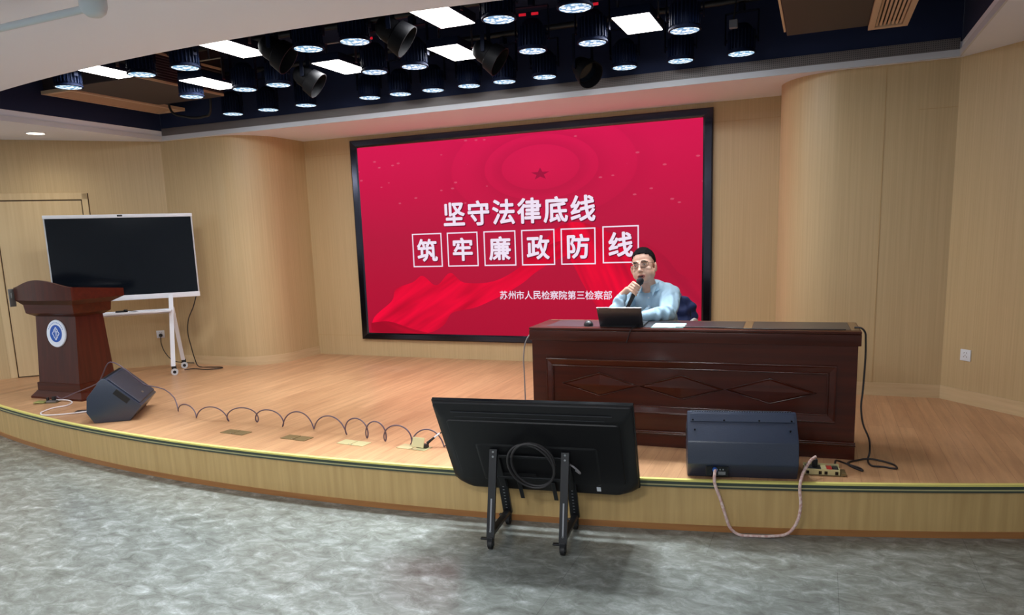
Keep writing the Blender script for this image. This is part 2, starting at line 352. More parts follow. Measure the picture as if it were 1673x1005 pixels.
# ------------------------------------------------------------------ lamps of the hall (behind the camera) and the downlight on the left
def spot(parent, loc, power, size, blend, color=(0.86, 0.94, 1.0), radius=0.08):
    l = bpy.data.lights.new('beam', 'SPOT'); l.energy = power; l.spot_size = math.radians(size); l.spot_blend = blend; l.color = color; l.shadow_soft_size = radius
    o = bpy.data.objects.new('beam', l); C.objects.link(o); o.location = loc
    if parent: o.parent = parent
    return o
def area(parent, loc, power, sx, sy, color=(1, 1, 1)):
    l = bpy.data.lights.new('glow', 'AREA'); l.shape = 'RECTANGLE'; l.size = sx; l.size_y = sy; l.energy = power; l.color = color
    o = bpy.data.objects.new('glow', l); C.objects.link(o); o.location = loc
    if parent: o.parent = parent
    return o
ords = ['first', 'second', 'third', 'fourth', 'fifth', 'sixth', 'seventh', 'eighth', 'ninth', 'tenth', 'eleventh', 'twelfth']
for i, (hx, hy) in enumerate(((-6.3, -5.0), (-2.6, -6.8), (0.6, -7.2), (-5.6, -9.0), (-1.6, -9.0), (1.6, -9.0))):
    t = thing('ceiling_panel_light', 'square white ceiling panel light over the hall, %s of six behind the viewer' % ords[i], 'ceiling light', (hx, hy, CZ), 0, 'hall ceiling panels')
    MB().box(-0.31, 0.31, -0.31, 0.31, -0.012, 0.0, 0.003, 1).build('frame', white_m, t, 0)
    MB().box(-0.28, 0.28, -0.28, 0.28, -0.016, -0.011).build('diffuser', panel_e, t, 0)
    area(t, (0, 0, -0.03), HALL_W, 0.56, 0.56, (0.9, 0.95, 1.0))
t = thing('recessed_downlight', 'small round lit downlight in the white ceiling strip above the door', 'ceiling light', (-5.577, -2.136, CZ))
MB().lathe([(0.095, 0.0), (0.095, -0.006), (0.082, -0.010), (0.078, -0.004), (0.078, 0.0)]).build('rim', white_m, t)
MB().cyl((0, 0, -0.001), (0, 0, -0.006), 0.077, seg=32).build('diffuser', down_e, t)
spot(t, (0, 0, -0.02), DOWN_W, 150, 0.9, (1, 0.93, 0.8), 0.07)

# ------------------------------------------------------------------ stage lighting rig in the recess
for i, (y, bx0, bx1) in enumerate(((-1.25, RX0, RX1), (-2.15, -3.70, 1.45), (-3.0, RX0, RX1))):
    o = MB().cyl((bx0, y, S + 3.076), (bx1, y, S + 3.076), 0.024, seg=12).build('lighting_bar', pipe_m, None, 40, loc=(bx0, y, S + 3.076))
    tag(o, 'black lighting bar across the recess carrying the %s row of lamps' % ('rear', 'middle', 'front')[i], 'lighting bar', 'lighting bars')
def par(name='stage_lamp'):
    t = thing(name, '', 'stage lamp', (0, 0, 0))
    MB().lathe([(0.0, 0.20), (0.05, 0.20), (0.06, 0.19), (0.078, 0.17), (0.088, 0.12), (0.09, 0.0), (0.107, 0.0), (0.109, -0.012), (0.1, -0.016), (0.096, -0.008), (0.0, -0.008)], 32).build('housing', lamp_m, t)
    f = MB()
    for k in range(24):
        f.box(0.086, 0.104, -0.0025, 0.0025, 0.015, 0.15, M=Matrix.Rotation(2 * PI * k / 24, 4, 'Z'))
    f.build('cooling_fins', mat('grey_fins', (13, 24, 50), 0.55, spec=0.15) if 'grey_fins' not in MATS else MATS['grey_fins'], t, 0)
    MB().lathe([(0.0, -0.011), (0.095, -0.011), (0.095, -0.014), (0.05, -0.018), (0.0, -0.019)], 32).build('lens', lens_e, t)
    y = MB().box(-0.126, -0.12, -0.018, 0.018, 0.06, 0.29, 0.002, 1).box(0.12, 0.126, -0.018, 0.018, 0.06, 0.29, 0.002, 1).box(-0.126, 0.126, -0.018, 0.018, 0.285, 0.292, 0.002, 1)
    y.cyl((-0.126, 0, 0.09), (-0.10, 0, 0.09), 0.012).cyl((0.126, 0, 0.09), (0.10, 0, 0.09), 0.012)
    y.build('yoke', rim_m, t, 30)
    MB().box(-0.02, 0.02, -0.035, 0.035, 0.29, 0.35, 0.004, 1).build('clamp', rim_m, t, 0)
    spot(t, (0, 0, -0.03), PAR_W, 58, 0.8)
    return t
def dup(root, loc, rz=None, label=None, group=None):
    r = root.copy(); C.objects.link(r); r.location = loc
    if rz is not None: r.rotation_euler = (0, 0, rz)
    if label: r['label'] = label
    if group: r['group'] = group
    for ch in root.children:
        c = ch.copy(); C.objects.link(c); c.parent = r
        for g in ch.children:
            d = g.copy(); C.objects.link(d); d.parent = c
    return r
PZ = S + 2.70
rows = [('rear', 'by the screen', -1.25, [-3.84, -3.39, -2.93, -2.2, -1.87, -1.53, -1.17, -0.83, -0.46, 0.23, 0.68, 1.14]),
        ('middle', 'in mid recess', -2.15, [-3.98, -3.48, -2.88, -2.52, -1.57, -1.21, -0.23, 0.22, 0.86]),
        ('front', 'along the white ceiling edge', -3.0, [-3.12, -2.68, -1.56, -1.18, -0.13, 0.36])]
proto = None
for rn, where, y, xs_ in rows:
    for i, x in enumerate(xs_):
        yy = -2.96 if (rn, i) == ('middle', 0) else y
        lab = 'round lit stage lamp, %s from left in the %s row %s' % (ords[i], rn, where)
        if proto is None:
            proto = par(); front_beam = [c for c in proto.children if c.type == 'LIGHT'][0].data.copy(); front_beam.energy = 230.0; front_beam.spot_size = math.radians(72)
            side_beam = front_beam.copy(); side_beam.energy = 14.0; side_beam.spot_size = math.radians(66)
            proto.location = (x, yy, PZ); proto['label'] = lab; proto['group'] = 'round LED stage lamps'; o = proto
        else: o = dup(proto, (x, yy, PZ), random.uniform(-0.15, 0.15), lab, 'round LED stage lamps')
        if rn == 'rear' and x > 0.5:
            for ch in o.children:
                if ch.type == 'LIGHT': ch.data = side_beam
        if rn == 'front' or (rn == 'middle' and i >= 6):
            for ch in o.children:
                if ch.type == 'LIGHT': ch.data = front_beam; ch.rotation_euler = (-0.62, 0, 0)
        if rn == 'middle' and i in (4, 5, 6, 7, 8):
            MB().box(-0.07, -0.02, -0.100, -0.094, 0.205, 0.222).build('red_display', digit_e, o, 0); MB().box(0.02, 0.07, -0.100, -0.094, 0.205, 0.222).build('red_display', digit_e, o, 0)
# flat square panels
def panel():
    t = thing('stage_panel_lamp', '', 'stage lamp')
    MB().box(-0.135, 0.135, -0.24, 0.24, 0.0, 0.06, 0.006, 2).build('casing', lamp_m, t)
    MB().box(-0.127, 0.127, -0.232, 0.232, -0.004, 0.001).build('diffuser', panel_e, t, 0)
    MB().box(-0.145, -0.139, -0.015, 0.015, 0.02, 0.2, 0.001, 1).box(0.139, 0.145, -0.015, 0.015, 0.02, 0.2, 0.001, 1).box(-0.145, 0.145, -0.015, 0.015, 0.195, 0.201).cyl((-0.145, 0, 0.03), (-0.13, 0, 0.03), 0.01).cyl((0.145, 0, 0.03), (0.13, 0, 0.03), 0.01).cyl((0, 0, 0.2), (0, 0, 0.5), 0.008).build('bracket', steel_m, t, 30)
    area(t, (0, 0, -0.012), PANEL_W, 0.25, 0.46, (0.96, 0.98, 1.0))
    return t
pp = None
for lab, x, y in (('front row beside the left duct', -3.69, -2.84), ('middle row furthest left', -3.19, -2.205), ('front row second from the left', -2.305, -2.88), ('middle row second from the left', -1.98, -1.995),
                  ('front row third from the left', -0.59, -2.86), ('middle row third from the left', -0.945, -1.95), ('middle row furthest right', 0.52, -2.045), ('front row furthest right, cut off by the photo edge', 0.90, -2.87)):
    lab = 'bright white rectangular panel lamp, ' + lab
    if pp is None: pp = panel(); pp.location = (x, y, S + 2.80); pp['label'] = lab; pp['group'] = 'rectangular panel lamps'
    else: dup(pp, (x, y, S + (2.76 if x == -3.19 else 2.80)), None, lab, 'rectangular panel lamps')
# dark unlit spotlights
def spotlight():
    t = thing('stage_spotlight', '', 'stage spotlight')
    M = Matrix.Translation((0, 0, -0.02)) @ Euler((0.95, 0, 0)).to_matrix().to_4x4()
    MB().lathe([(0.0, 0.10), (0.04, 0.095), (0.068, 0.07), (0.080, 0.03), (0.082, -0.03), (0.1, -0.04), (0.112, -0.13), (0.106, -0.13), (0.096, -0.05), (0.0, -0.045)], 28, M).build('barrel', mat('dark_barrel', (7, 8, 12), 0.6, spec=0.15) if 'dark_barrel' not in MATS else MATS['dark_barrel'], t)
    MB().cyl((0, 0, -0.046), (0, 0, -0.05), 0.09, seg=28, ).build('lens', glass_blk, t).matrix_local = M
    MB().box(-0.098, -0.09, -0.015, 0.015, -0.03, 0.24, 0.001, 1).box(0.09, 0.098, -0.015, 0.015, -0.03, 0.24, 0.001, 1).box(-0.098, 0.098, -0.015, 0.015, 0.235, 0.243).cyl((-0.1, 0, -0.02), (0.1, 0, -0.02), 0.012).build('yoke', rim_m, t, 30)
    MB().box(-0.02, 0.02, -0.03, 0.03, 0.24, 0.311, 0.004, 1).build('clamp', rim_m, t, 0)
    return t
sp = None
for lab, x, y, rz in (('right of the second front panel lamp', -1.86, -3.0, -1.2), ('left of the second middle panel lamp', -2.24, -2.15, -1.2), ('left of the third front panel lamp', -0.90, -3.0, -1.2), ('right of the third middle panel lamp', -0.60, -2.15, -1.4), ('in the gap of the rear row', -0.12, -1.25, -2.2)):
    lab = 'unlit dark spotlight tilted towards the stage, ' + lab
    if sp is None: sp = spotlight(); sp.location = (x, y, S + 2.74); sp.rotation_euler = (0, 0, rz); sp['label'] = lab; sp['group'] = 'unlit spotlights'
    else: dup(sp, (x, y, S + 2.74), rz, lab, 'unlit spotlights')
# air conditioning ducts hung in the recess
def slats(mb, x0, x1, y0, y1, z, n):
    for k in range(n):
        x = x0 + (k + 0.5) * (x1 - x0) / n
        mb.box(-0.007, 0.007, y0, y1, -0.002, 0.002, M=Matrix.Translation((x, 0, z)) @ Matrix.Rotation(0.5, 4, 'Y'))
t = thing('air_duct', 'dark brown air conditioning duct with a long beige vent at the left of the recess', 'air duct', (-4.2, -2.0, S + 2.82))
MB().box(-0.42, 0.45, -0.50, 0.55, 0.0, 0.46, 0.004, 1).build('casing', duct_m, t, 0)
vf = MB().box(-0.80, -0.77, -0.45, 0.90, -0.012, 0.02).box(-0.465, -0.425, -0.45, 0.90, -0.012, 0.02).box(-0.77, -0.465, -0.45, -0.41, -0.012, 0.02).box(-0.77, -0.465, 0.86, 0.90, -0.012, 0.02).build('vent_frame', vent_m, t, 0)
m_ = MB(); slats(m_, -0.77, -0.465, -0.41, 0.86, 0.0, 12); m_.build('vent_slats', vent_m, vf, 0)
MB().box(-0.79, -0.43, -0.43, 0.60, 0.022, 0.35).build('vent_box', duct_m, vf, 0)
g = MB().box(0.455, 0.467, -0.50, 0.53, 0.0, 0.02).box(0.455, 0.467, -0.50, 0.53, 0.24, 0.26).build('side_grille', vent_m, t, 0)
m_ = MB()
for k in range(9): m_.box(0.452, 0.463, -0.49, 0.52, 0.03 + k * 0.023, 0.036 + k * 0.023)
m_.build('grille_bars', mat('dark_grille_bars', (92, 80, 84), 0.5), g, 0)
t = thing('air_duct', 'dark brown air conditioning duct with a slatted beige vent at the right of the recess', 'air duct', (1.85, -2.2, S + 2.70))
MB().box(-0.37, 0.15, -0.73, 0.62, 0.0, 0.46, 0.004, 1).build('casing', duct_m, t, 0)
MB().box(-0.385, -0.371, -0.73, 0.5, 0.0, 0.03).build('edge_strip', vent_m, t, 0)
vf = MB().box(0.152, 0.19, -0.6, 0.70, -0.012, 0.02).box(0.36, 0.395, -0.6, 0.70, -0.012, 0.02).box(0.19, 0.36, 0.65, 0.70, -0.012, 0.02).box(0.19, 0.36, -0.6, -0.55, -0.012, 0.02).build('vent_frame', vent_m, t, 0)
m_ = MB(); slats(m_, 0.19, 0.36, -0.55, 0.65, 0.0, 7); m_.build('vent_slats', vent_m, vf, 0)
MB().box(0.155, 0.39, -0.58, 0.68, 0.022, 0.4).build('vent_box', duct_m, vf, 0)
cable('hanging_cable', 'slack black cable looped under the left air duct', [(-4.5, -1.38, S + 3.28), (-4.55, -1.38, S + 2.80), (-4.40, -1.32, S + 2.70), (-4.2, -1.28, S + 2.69), (-4.05, -1.33, S + 2.76), (-4.0, -1.38, S + 3.28)], 0.012, rubber)
t = thing('junction_box', 'small grey junction box hanging on a thin drop cord in the recess', 'junction box', (1.10, -1.45, S + 2.86))
MB().box(-0.03, 0.03, -0.02, 0.02, -0.03, 0.03, 0.004, 1).build('box', mat('junction_grey', (120, 124, 134), 0.5), t, 0)
MB().tube([(0, 0, 0.03), (0.02, 0, 0.2), (0.03, 0, 0.44)], 0.006).build('drop_cord', rubber, t)
# white arm hanging in front of the ceiling, top left
t = thing('ceiling_mount', 'white rod with a rounded end cap hanging below the white ceiling', 'ceiling mount', (-1.32, -4.88, CZ))
MB().cyl((-2.6, 0.06, -0.10), (-0.02, -0.02, -0.10), 0.017).build('rod', mat('cool_white_enamel', (196, 206, 212), 0.4), t)
MB().lathe([(0.0, -0.135), (0.03, -0.132), (0.05, -0.115), (0.058, -0.09), (0.058, -0.05), (0.045, -0.03), (0.02, -0.02), (0.02, 0.0), (0, 0)], 28).build('end_cap', MATS['cool_white_enamel'], t)
MB().cyl((-2.5, 0.06, -0.10), (-2.5, 0.06, 0.0), 0.014).build('hanger', MATS['cool_white_enamel'], t)

# ------------------------------------------------------------------ big LED wall with the slide
def emis(name, rgb, s=1.0):
    m = bpy.data.materials.new(name); m.use_nodes = True; nt = m.node_tree; b = nt.nodes['Principled BSDF']
    b.inputs['Base Color'].default_value = (0.004, 0.004, 0.004, 1); b.inputs['Roughness'].default_value = 0.7; b.inputs['Specular IOR Level'].default_value = 0.04
    b.inputs['Emission Color'].default_value = lin(rgb); b.inputs['Emission Strength'].default_value = s
    return m
X0, X1, Z0, Z1 = -3.187, 0.694, S + 0.283, S + 2.411
OX0, OX1, OZ0, OZ1 = -3.280, 0.780, S + 0.206, S + 2.496
led = thing('led_screen', 'huge LED wall showing a red slide with white Chinese writing', 'screen', ((OX0 + OX1) / 2, -0.004, OZ0))
LO = Vector(led.location)
def LP(x, z, y=-0.030): return (x - LO.x, y - LO.y, z - LO.z)
fr = MB()
prof = [(0, -0.002), (0, -0.036), (0.012, -0.042), (0.075, -0.040), (0.093, -0.030), (0.093, -0.002)]
cs = [(OX0, OZ0, 1, 1), (OX1, OZ0, -1, 1), (OX1, OZ1, -1, -1), (OX0, OZ1, 1, -1)]
def frame_fn(t):
    kx = (X0 - OX0) / 0.093; kz = (Z0 - OZ0) / 0.093
    R = [[t.verts.new(LP(x + sx * a * kx, z + sz * a * kz, y)) for a, y in prof] for x, z, sx, sz in cs]
    for i in range(4):
        A, B = R[i], R[(i + 1) % 4]
        for k in range(len(prof)): t.faces.new((A[k], A[(k + 1) % len(prof)], B[(k + 1) % len(prof)], B[k]))
    bmesh.ops.recalc_face_normals(t, faces=t.faces)
fr.add(frame_fn); fr.build('bezel', bezel_m, led, 0)
# display surface: crimson slide with a domed hall of faint rings and lights
disp_m = emis('slide_background', (200, 22, 66), 0.94)
nt = disp_m.node_tree; b = nt.nodes['Principled BSDF']; L = nt.links.new
tc = N(nt, 'ShaderNodeTexCoord'); sx = N(nt, 'ShaderNodeSeparateXYZ'); L(tc.outputs['Object'], sx.inputs[0])
def MA(op, a, b_=None, c=None):
    n = nt.nodes.new('ShaderNodeMath'); n.operation = op
    for i, v in enumerate((a, b_, c)):
        if v is None: continue
        if isinstance(v, (int, float)): n.inputs[i].default_value = v
        else: L(v, n.inputs[i])
    return n.outputs[0]
cx, cz = -0.97 - LO.x, S + 2.06 - LO.z
dx = MA('SUBTRACT', sx.outputs[0], cx); dz = MA('MULTIPLY', MA('SUBTRACT', sx.outputs[2], cz), 1.9)
rad = MA('SQRT', MA('ADD', MA('MULTIPLY', dx, dx), MA('MULTIPLY', dz, dz)))
hgt = MA('DIVIDE', sx.outputs[2], OZ1 - OZ0)
ramp = N(nt, 'ShaderNodeValToRGB'); e = ramp.color_ramp.elements; L(hgt, ramp.inputs[0])
e[0].position = 0.0; e[0].color = lin((176, 12, 50)); e[1].position = 1.0; e[1].color = lin((222, 26, 84))
k = e.new(0.5); k.color = lin((186, 24, 62)); k = e.new(0.75); k.color = lin((206, 22, 72)); k = e.new(0.25); k.color = lin((184, 16, 54))
rr = N(nt, 'ShaderNodeValToRGB'); e = rr.color_ramp.elements; L(MA('MULTIPLY', rad, 0.6), rr.inputs[0])
e[0].position = 0.0; e[0].color = (1.12, 1.12, 1.1, 1); e[1].position = 1.0; e[1].color = (1, 1, 1, 1)
for p_, v in ((0.20, 1.05), (0.255, 1.04), (0.262, 0.91), (0.31, 0.97), (0.34, 1.03), (0.375, 1.04), (0.38, 0.92), (0.46, 1.0), (0.54, 1.03), (0.61, 1.02), (0.62, 0.94), (0.75, 1.0)): k = e.new(p_); k.color = (v, v, v, 1)
nz = N(nt, 'ShaderNodeTexNoise', Scale=2.0, Detail=3.0); L(tc.outputs['Object'], nz.inputs['Vector'])
m1 = N(nt, 'ShaderNodeMix', data_type='RGBA', blend_type='MULTIPLY'); m1.inputs[0].default_value = 1.0; L(ramp.outputs[0], m1.inputs[6]); L(rr.outputs[0], m1.inputs[7])
# little ceiling lights in rings
vo = N(nt, 'ShaderNodeTexVoronoi', Scale=5.0); mp = N(nt, 'ShaderNodeMapping'); mp.inputs['Scale'].default_value = (1, 1, 2.2); L(tc.outputs['Object'], mp.inputs[0]); L(mp.outputs[0], vo.inputs['Vector'])
dot = MA('LESS_THAN', vo.outputs['Distance'], 0.10); msk = MA('MULTIPLY', dot, MA('MULTIPLY', MA('GREATER_THAN', rad, 0.62), MA('GREATER_THAN', hgt, 0.62)))
m2 = N(nt, 'ShaderNodeMix', data_type='RGBA', blend_type='MIX'); L(MA('MULTIPLY', msk, 0.22), m2.inputs[0]); L(m1.outputs[2], m2.inputs[6]); m2.inputs[7].default_value = lin((255, 150, 180))
L(m2.outputs[2], b.inputs['Emission Color'])
MB().box(*[v for p in ((X0 - LO.x, X1 - LO.x), (-0.030 - LO.y, -0.002 - LO.y), (Z0 - LO.z, Z1 - LO.z)) for v in p]).build('display', disp_m, led, 0)
# red silk ribbons along the bottom of the slide
def silk(name, pts_top, pts_bot, base_rgb, hi_rgb, y, freq, tilt=0.5):
    m = emis(name + '_glow', base_rgb, 1.0); nt = m.node_tree; b = nt.nodes['Principled BSDF']
    tc = N(nt, 'ShaderNodeTexCoord'); wv = N(nt, 'ShaderNodeTexNoise', Scale=freq, Detail=2.5, Roughness=0.5, Distortion=0.3)
    mp0 = N(nt, 'ShaderNodeMapping'); mp0.inputs['Rotation'].default_value = (0, tilt, 0)
    mp = N(nt, 'ShaderNodeMapping'); mp.inputs['Scale'].default_value = (0.35, 1, 2.6)
    cr = N(nt, 'ShaderNodeValToRGB'); cr.color_ramp.elements[0].color = lin(base_rgb); cr.color_ramp.elements[1].color = lin(hi_rgb); cr.color_ramp.elements[0].position = 0.36; cr.color_ramp.elements[1].position = 0.66
    nt.links.new(tc.outputs['Object'], mp0.inputs[0]); nt.links.new(mp0.outputs[0], mp.inputs[0]); nt.links.new(mp.outputs[0], wv.inputs['Vector']); nt.links.new(wv.outputs['Fac'], cr.inputs[0]); nt.links.new(cr.outputs[0], b.inputs['Emission Color'])
    T = spline([(x, 0, z) for x, z in pts_top], 6); B = spline([(x, 0, z) for x, z in pts_bot], 6)
    def f(t):
        a = [t.verts.new(LP(p.x, p.z + S, y)) for p in T]; c = [t.verts.new(LP(p.x, p.z + S, y)) for p in B]
        for i in range(len(a) - 1): t.faces.new((a[i], a[i + 1], c[i + 1], c[i]))
        bmesh.ops.recalc_face_normals(t, faces=t.faces)
        ex = bmesh.ops.extrude_face_region(t, geom=t.faces[:]); bmesh.ops.translate(t, vec=(0, 0.0006, 0), verts=[v for v in ex['geom'] if isinstance(v, bmesh.types.BMVert)])
        bmesh.ops.recalc_face_normals(t, faces=t.faces)
    return MB().add(f).build(name, m, led, 0)
silk('slide_ribbon', [(-3.15, 0.30), (-3.10, 0.47), (-2.85, 0.66), (-2.78, 0.80), (-2.55, 0.88), (-2.42, 0.95), (-2.25, 0.84), (-2.07, 0.98), (-1.90, 0.87), (-1.55, 0.88), (-1.26, 1.01), (-1.08, 1.17), (-0.75, 1.30), (-0.55, 1.26)],
     [(-3.15, 0.288), (-3.0, 0.288), (-2.7, 0.288), (-2.45, 0.288), (-2.3, 0.32), (-2.17, 0.40), (-2.08, 0.52), (-1.95, 0.56), (-1.75, 0.60), (-1.42, 0.74), (-1.2, 0.86), (-1.05, 0.97), (-0.85, 1.08), (-0.56, 1.20)], (190, 4, 42), (246, 2, 56), -0.0316, 2.4, 0.55)
silk('slide_ribbon', [(-1.02, 1.10), (-0.90, 1.34), (-0.67, 1.48), (-0.40, 1.44), (-0.12, 1.28), (0.08, 1.02), (0.18, 0.80)],
     [(-0.96, 1.02), (-0.80, 1.20), (-0.66, 1.10), (-0.52, 0.84), (-0.36, 0.60), (-0.16, 0.56), (0.10, 0.66)], (188, 8, 46), (244, 4, 54), -0.0314, 2.6, -1.15)
silk('slide_ribbon', [(-0.30, 1.40), (0.05, 1.30), (0.32, 1.12), (0.48, 0.94), (0.68, 0.88)],
     [(0.00, 1.12), (0.14, 0.88), (0.30, 0.72), (0.46, 0.62), (0.68, 0.50)], (170, 18, 54), (196, 20, 58), -0.0312, 1.6, -0.9)
silk('slide_ribbon', [(-3.15, 0.40), (-2.9, 0.42), (-2.6, 0.34), (-2.4, 0.30)], [(-3.15, 0.288), (-2.9, 0.288), (-2.6, 0.286), (-2.4, 0.284)], (160, 4, 36), (214, 4, 46), -0.0322, 2.0, -0.3)
# star in the dome
st = []
for k in range(10):
    a = PI / 2 + k * PI / 5; r = 0.105 if k % 2 == 0 else 0.042
    st.append((r * math.cos(a), r * 0.62 * math.sin(a)))
MB().prism(st, 0, 0.0008, Matrix.Translation(LP(-0.967, S + 1.990, -0.0312)) @ Matrix.Rotation(PI / 2, 4, 'X')).build('slide_star', emis('star_glow', (160, 18, 60)), led, 0)
# writing
white_e = emis('slide_white', (240, 226, 244), 1.0); shade_e = emis('slide_letter_edge', (112, 10, 44), 1.0)
def glyph(mb, ch, cx, cz, size, y, w=None, bold=0.0, dy=0.0015):
    cu = bpy.data.curves.new('t', 'FONT'); cu.body = ch; cu.size = 1.0; cu.resolution_u = 3
    o = bpy.data.objects.new('t', cu); C.objects.link(o); bpy.context.view_layer.update()
    me = bpy.data.meshes.new_from_object(o.evaluated_get(bpy.context.evaluated_depsgraph_get()))
    xs_ = [v.co.x for v in me.vertices]; ys_ = [v.co.y for v in me.vertices]
    mx_, my_ = (min(xs_) + max(xs_)) / 2, (min(ys_) + max(ys_)) / 2
    sx_ = (w / (max(xs_) - min(xs_))) if w else size
    sz_ = size
    for k in range(9 if bold else 1):
        bx_, bz_ = (math.cos(k * PI / 4) * bold, math.sin(k * PI / 4) * bold) if k < 8 and bold else (0, 0)
        def f(t):
            t.from_mesh(me)
            for v in t.verts: v.co = Vector(LP(cx + (v.co.x - mx_ + bx_) * sx_, cz + (v.co.y - my_ + bz_) * sz_, y - k * 0.00002))
        mb.add(f)
    bpy.data.objects.remove(o); bpy.data.curves.remove(cu); bpy.data.meshes.remove(me)
T, Tsh, Cp = MB(), MB(), MB()
for i, ch in enumerate('坚守法律底线'):
    x = -1.2485 + (i - 2.5) * 0.2946
    glyph(T, ch, x, S + 1.622, 0.275, -0.0345, bold=0.027); glyph(Tsh, ch, x + 0.008, S + 1.613, 0.275, -0.0328, bold=0.035)
T.build('title_writing', white_e, led, 0); Tsh.build('letter_edge', shade_e, led, 0)
bx = [-2.342, -1.899, -1.4525, -1.0115, -0.569, -0.1205]
for i, ch in enumerate('筑牢廉政防线'):
    x, z = bx[i], S + 1.236 + (0.008 if i == 5 else 0)
    m_ = MB(); glyph(m_, ch, x, z, 0.262, -0.0345, bold=0.027); m_ = m_.build('boxed_character', white_e, led, 0)
    e_ = MB(); glyph(e_, ch, x + 0.007, z - 0.008, 0.262, -0.0328, bold=0.035); e_.build('character_edge', shade_e, m_, 0)
    h = 0.1875; Bx = MB()
    for (a0, a1, c0, c1) in ((-h, h, h - 0.013, h), (-h, h, -h, -h + 0.013), (-h, -h + 0.013, -h + 0.013, h - 0.013), (h - 0.013, h, -h + 0.013, h - 0.013)):
        p, q = LP(x + a0, z + c0, -0.0345), LP(x + a1, z + c1, -0.033); Bx.box(p[0], q[0], p[1], q[1], p[2], q[2])
    Bx.build('character_box', white_e, led, 0)
for i, ch in enumerate('苏州市人民检察院第三检察部'):
    glyph(Cp, ch, -0.8425 + (i - 6) * 0.0972, S + 0.730, 0.098, -0.0345, bold=0.010)
Cp.build('caption_writing', white_e, led, 0)

# ------------------------------------------------------------------ long desk
glint_bead_m = mat('glint_bead_mahogany', (74, 28, 16), 0.16, spec=0.6, noise=((1.4, 30, 30), (60, 22, 13), 6), coat=0.5)  # glossy coat for the rods added to catch highlights on the desk front
desk = thing('conference_desk', 'long dark mahogany desk with three raised diamonds on its front', 'desk', (-0.035, -2.89, S), 0.03)
LD, DD, DH = 2.02, 0.45, 0.765
MB().box(0, LD, 0, DD, DH - 0.016, DH, 0.004, 2).build('desktop', mahog_m, desk)
MB().box(0.0, LD, 0.0, 0.03, DH - 0.085, DH - 0.018, 0.004).box(0.0, 0.03, 0.03, DD, DH - 0.085, DH - 0.018, 0.004).box(LD - 0.03, LD, 0.03, DD, DH - 0.085, DH - 0.018, 0.004).build('apron', mahog_m, desk)
bd = MB().box(0.015, LD - 0.015, 0.015, 0.04, 0.0, DH - 0.083).build('front_panel', mahog_m, desk, 0)
MB().box(0.015, 0.04, 0.04, DD - 0.02, 0.0, DH - 0.083).build('side_panel', mahog_m, desk, 0)
MB().box(LD - 0.04, LD - 0.015, 0.04, DD - 0.02, 0.0, DH - 0.083).build('side_panel', mahog_m, desk, 0)
def wood_frame(mb, x0, x1, z0, z1, wdt, y, d):
    O = [(x0, z0), (x1, z0), (x1, z1), (x0, z1)]; I = [(x0 + wdt, z0 + wdt), (x1 - wdt, z0 + wdt), (x1 - wdt, z1 - wdt), (x0 + wdt, z1 - wdt)]
    pr = [(0, 0), (0.0, -d), (0.12, -d * 1.25), (0.25, -d), (0.80, -d * 0.6), (0.88, -d), (1, -d * 0.9), (1, 0)]
    def f(t):
        R = [[t.verts.new((O[i][0] + (I[i][0] - O[i][0]) * a, y + b_, O[i][1] + (I[i][1] - O[i][1]) * a)) for a, b_ in pr] for i in range(4)]
        for i in range(4):
            for k in range(len(pr) - 1): t.faces.new((R[i][k], R[i][k + 1], R[(i + 1) % 4][k + 1], R[(i + 1) % 4][k]))
        bmesh.ops.recalc_face_normals(t, faces=t.faces)
    mb.add(f)
m_ = MB(); wood_frame(m_, 0.112, 1.898, 0.219, 0.560, 0.05, 0.015, 0.012); m_.build('moulding_frame', mahog_m, bd, 0); m_ = MB()
for q_ in (0.003, 0.046): m_.tube([(0.112 + q_, 0.004, 0.219 + q_), (1.898 - q_, 0.004, 0.219 + q_), (1.898 - q_, 0.004, 0.560 - q_), (0.112 + q_, 0.004, 0.560 - q_)], 0.004, 8, 0, True)
m_.build('frame_glint_bead', glint_bead_m, bd, 60)  # added round rods: thin highlights along the frame edges
for a, c in ((0.222, 0.732), (0.738, 1.263), (1.269, 1.790)):
    m = (a + c) / 2
    def f(t):
        o = [t.verts.new(p) for p in ((a, 0.0145, 0.393), (m, 0.0145, 0.318), (c, 0.0145, 0.393), (m, 0.0145, 0.472))]
        i = [t.verts.new(p) for p in ((a + 0.035, 0.004, 0.393), (m, 0.004, 0.3285), (c - 0.035, 0.004, 0.393), (m, 0.004, 0.4615))]
        q = t.verts.new((m, -0.002, 0.393))
        for k in range(4): t.faces.new((o[k], o[(k + 1) % 4], i[(k + 1) % 4], i[k])); t.faces.new((i[k], i[(k + 1) % 4], q))
        bmesh.ops.recalc_face_normals(t, faces=t.faces)
    dm = MB().add(f)
    dm.build('diamond', mahog_m, bd, 0)
    MB().tube([(a, 0.011, 0.393), (m, 0.011, 0.472), (c, 0.011, 0.393), (m, 0.011, 0.318)], 0.0045, 8, 0, True).build('diamond_glint_bead', glint_bead_m, bd, 60)  # added rod around each diamond, its roundness draws a bright edge line
MB().box(0.007, LD - 0.007, 0.006, 0.02, 0.078, 0.088, 0.003).box(0.010, LD - 0.010, 0.002, 0.02, 0.090, 0.100, 0.003).cyl((0.010, 0.006, 0.089), (LD - 0.010, 0.006, 0.089), 0.0055).cyl((0.010, 0.004, 0.101), (LD - 0.010, 0.004, 0.101), 0.0055).build('base_moulding', glint_bead_m, bd, 30)  # moulding strips, with round rods added to pick up a highlight
MB().box(0.010, LD - 0.010, 0.008, 0.016, 0.0, 0.076).build('plinth', mahog_m, bd, 0)
MB().box(0.10, 1.36, 0.075, DD - 0.03, DH, DH + 0.0012).build('inlay', pad_m, desk, 0)
MB().box(1.415, 1.965, 0.075, DD - 0.03, DH, DH + 0.0012).build('inlay', pad_m, desk, 0)
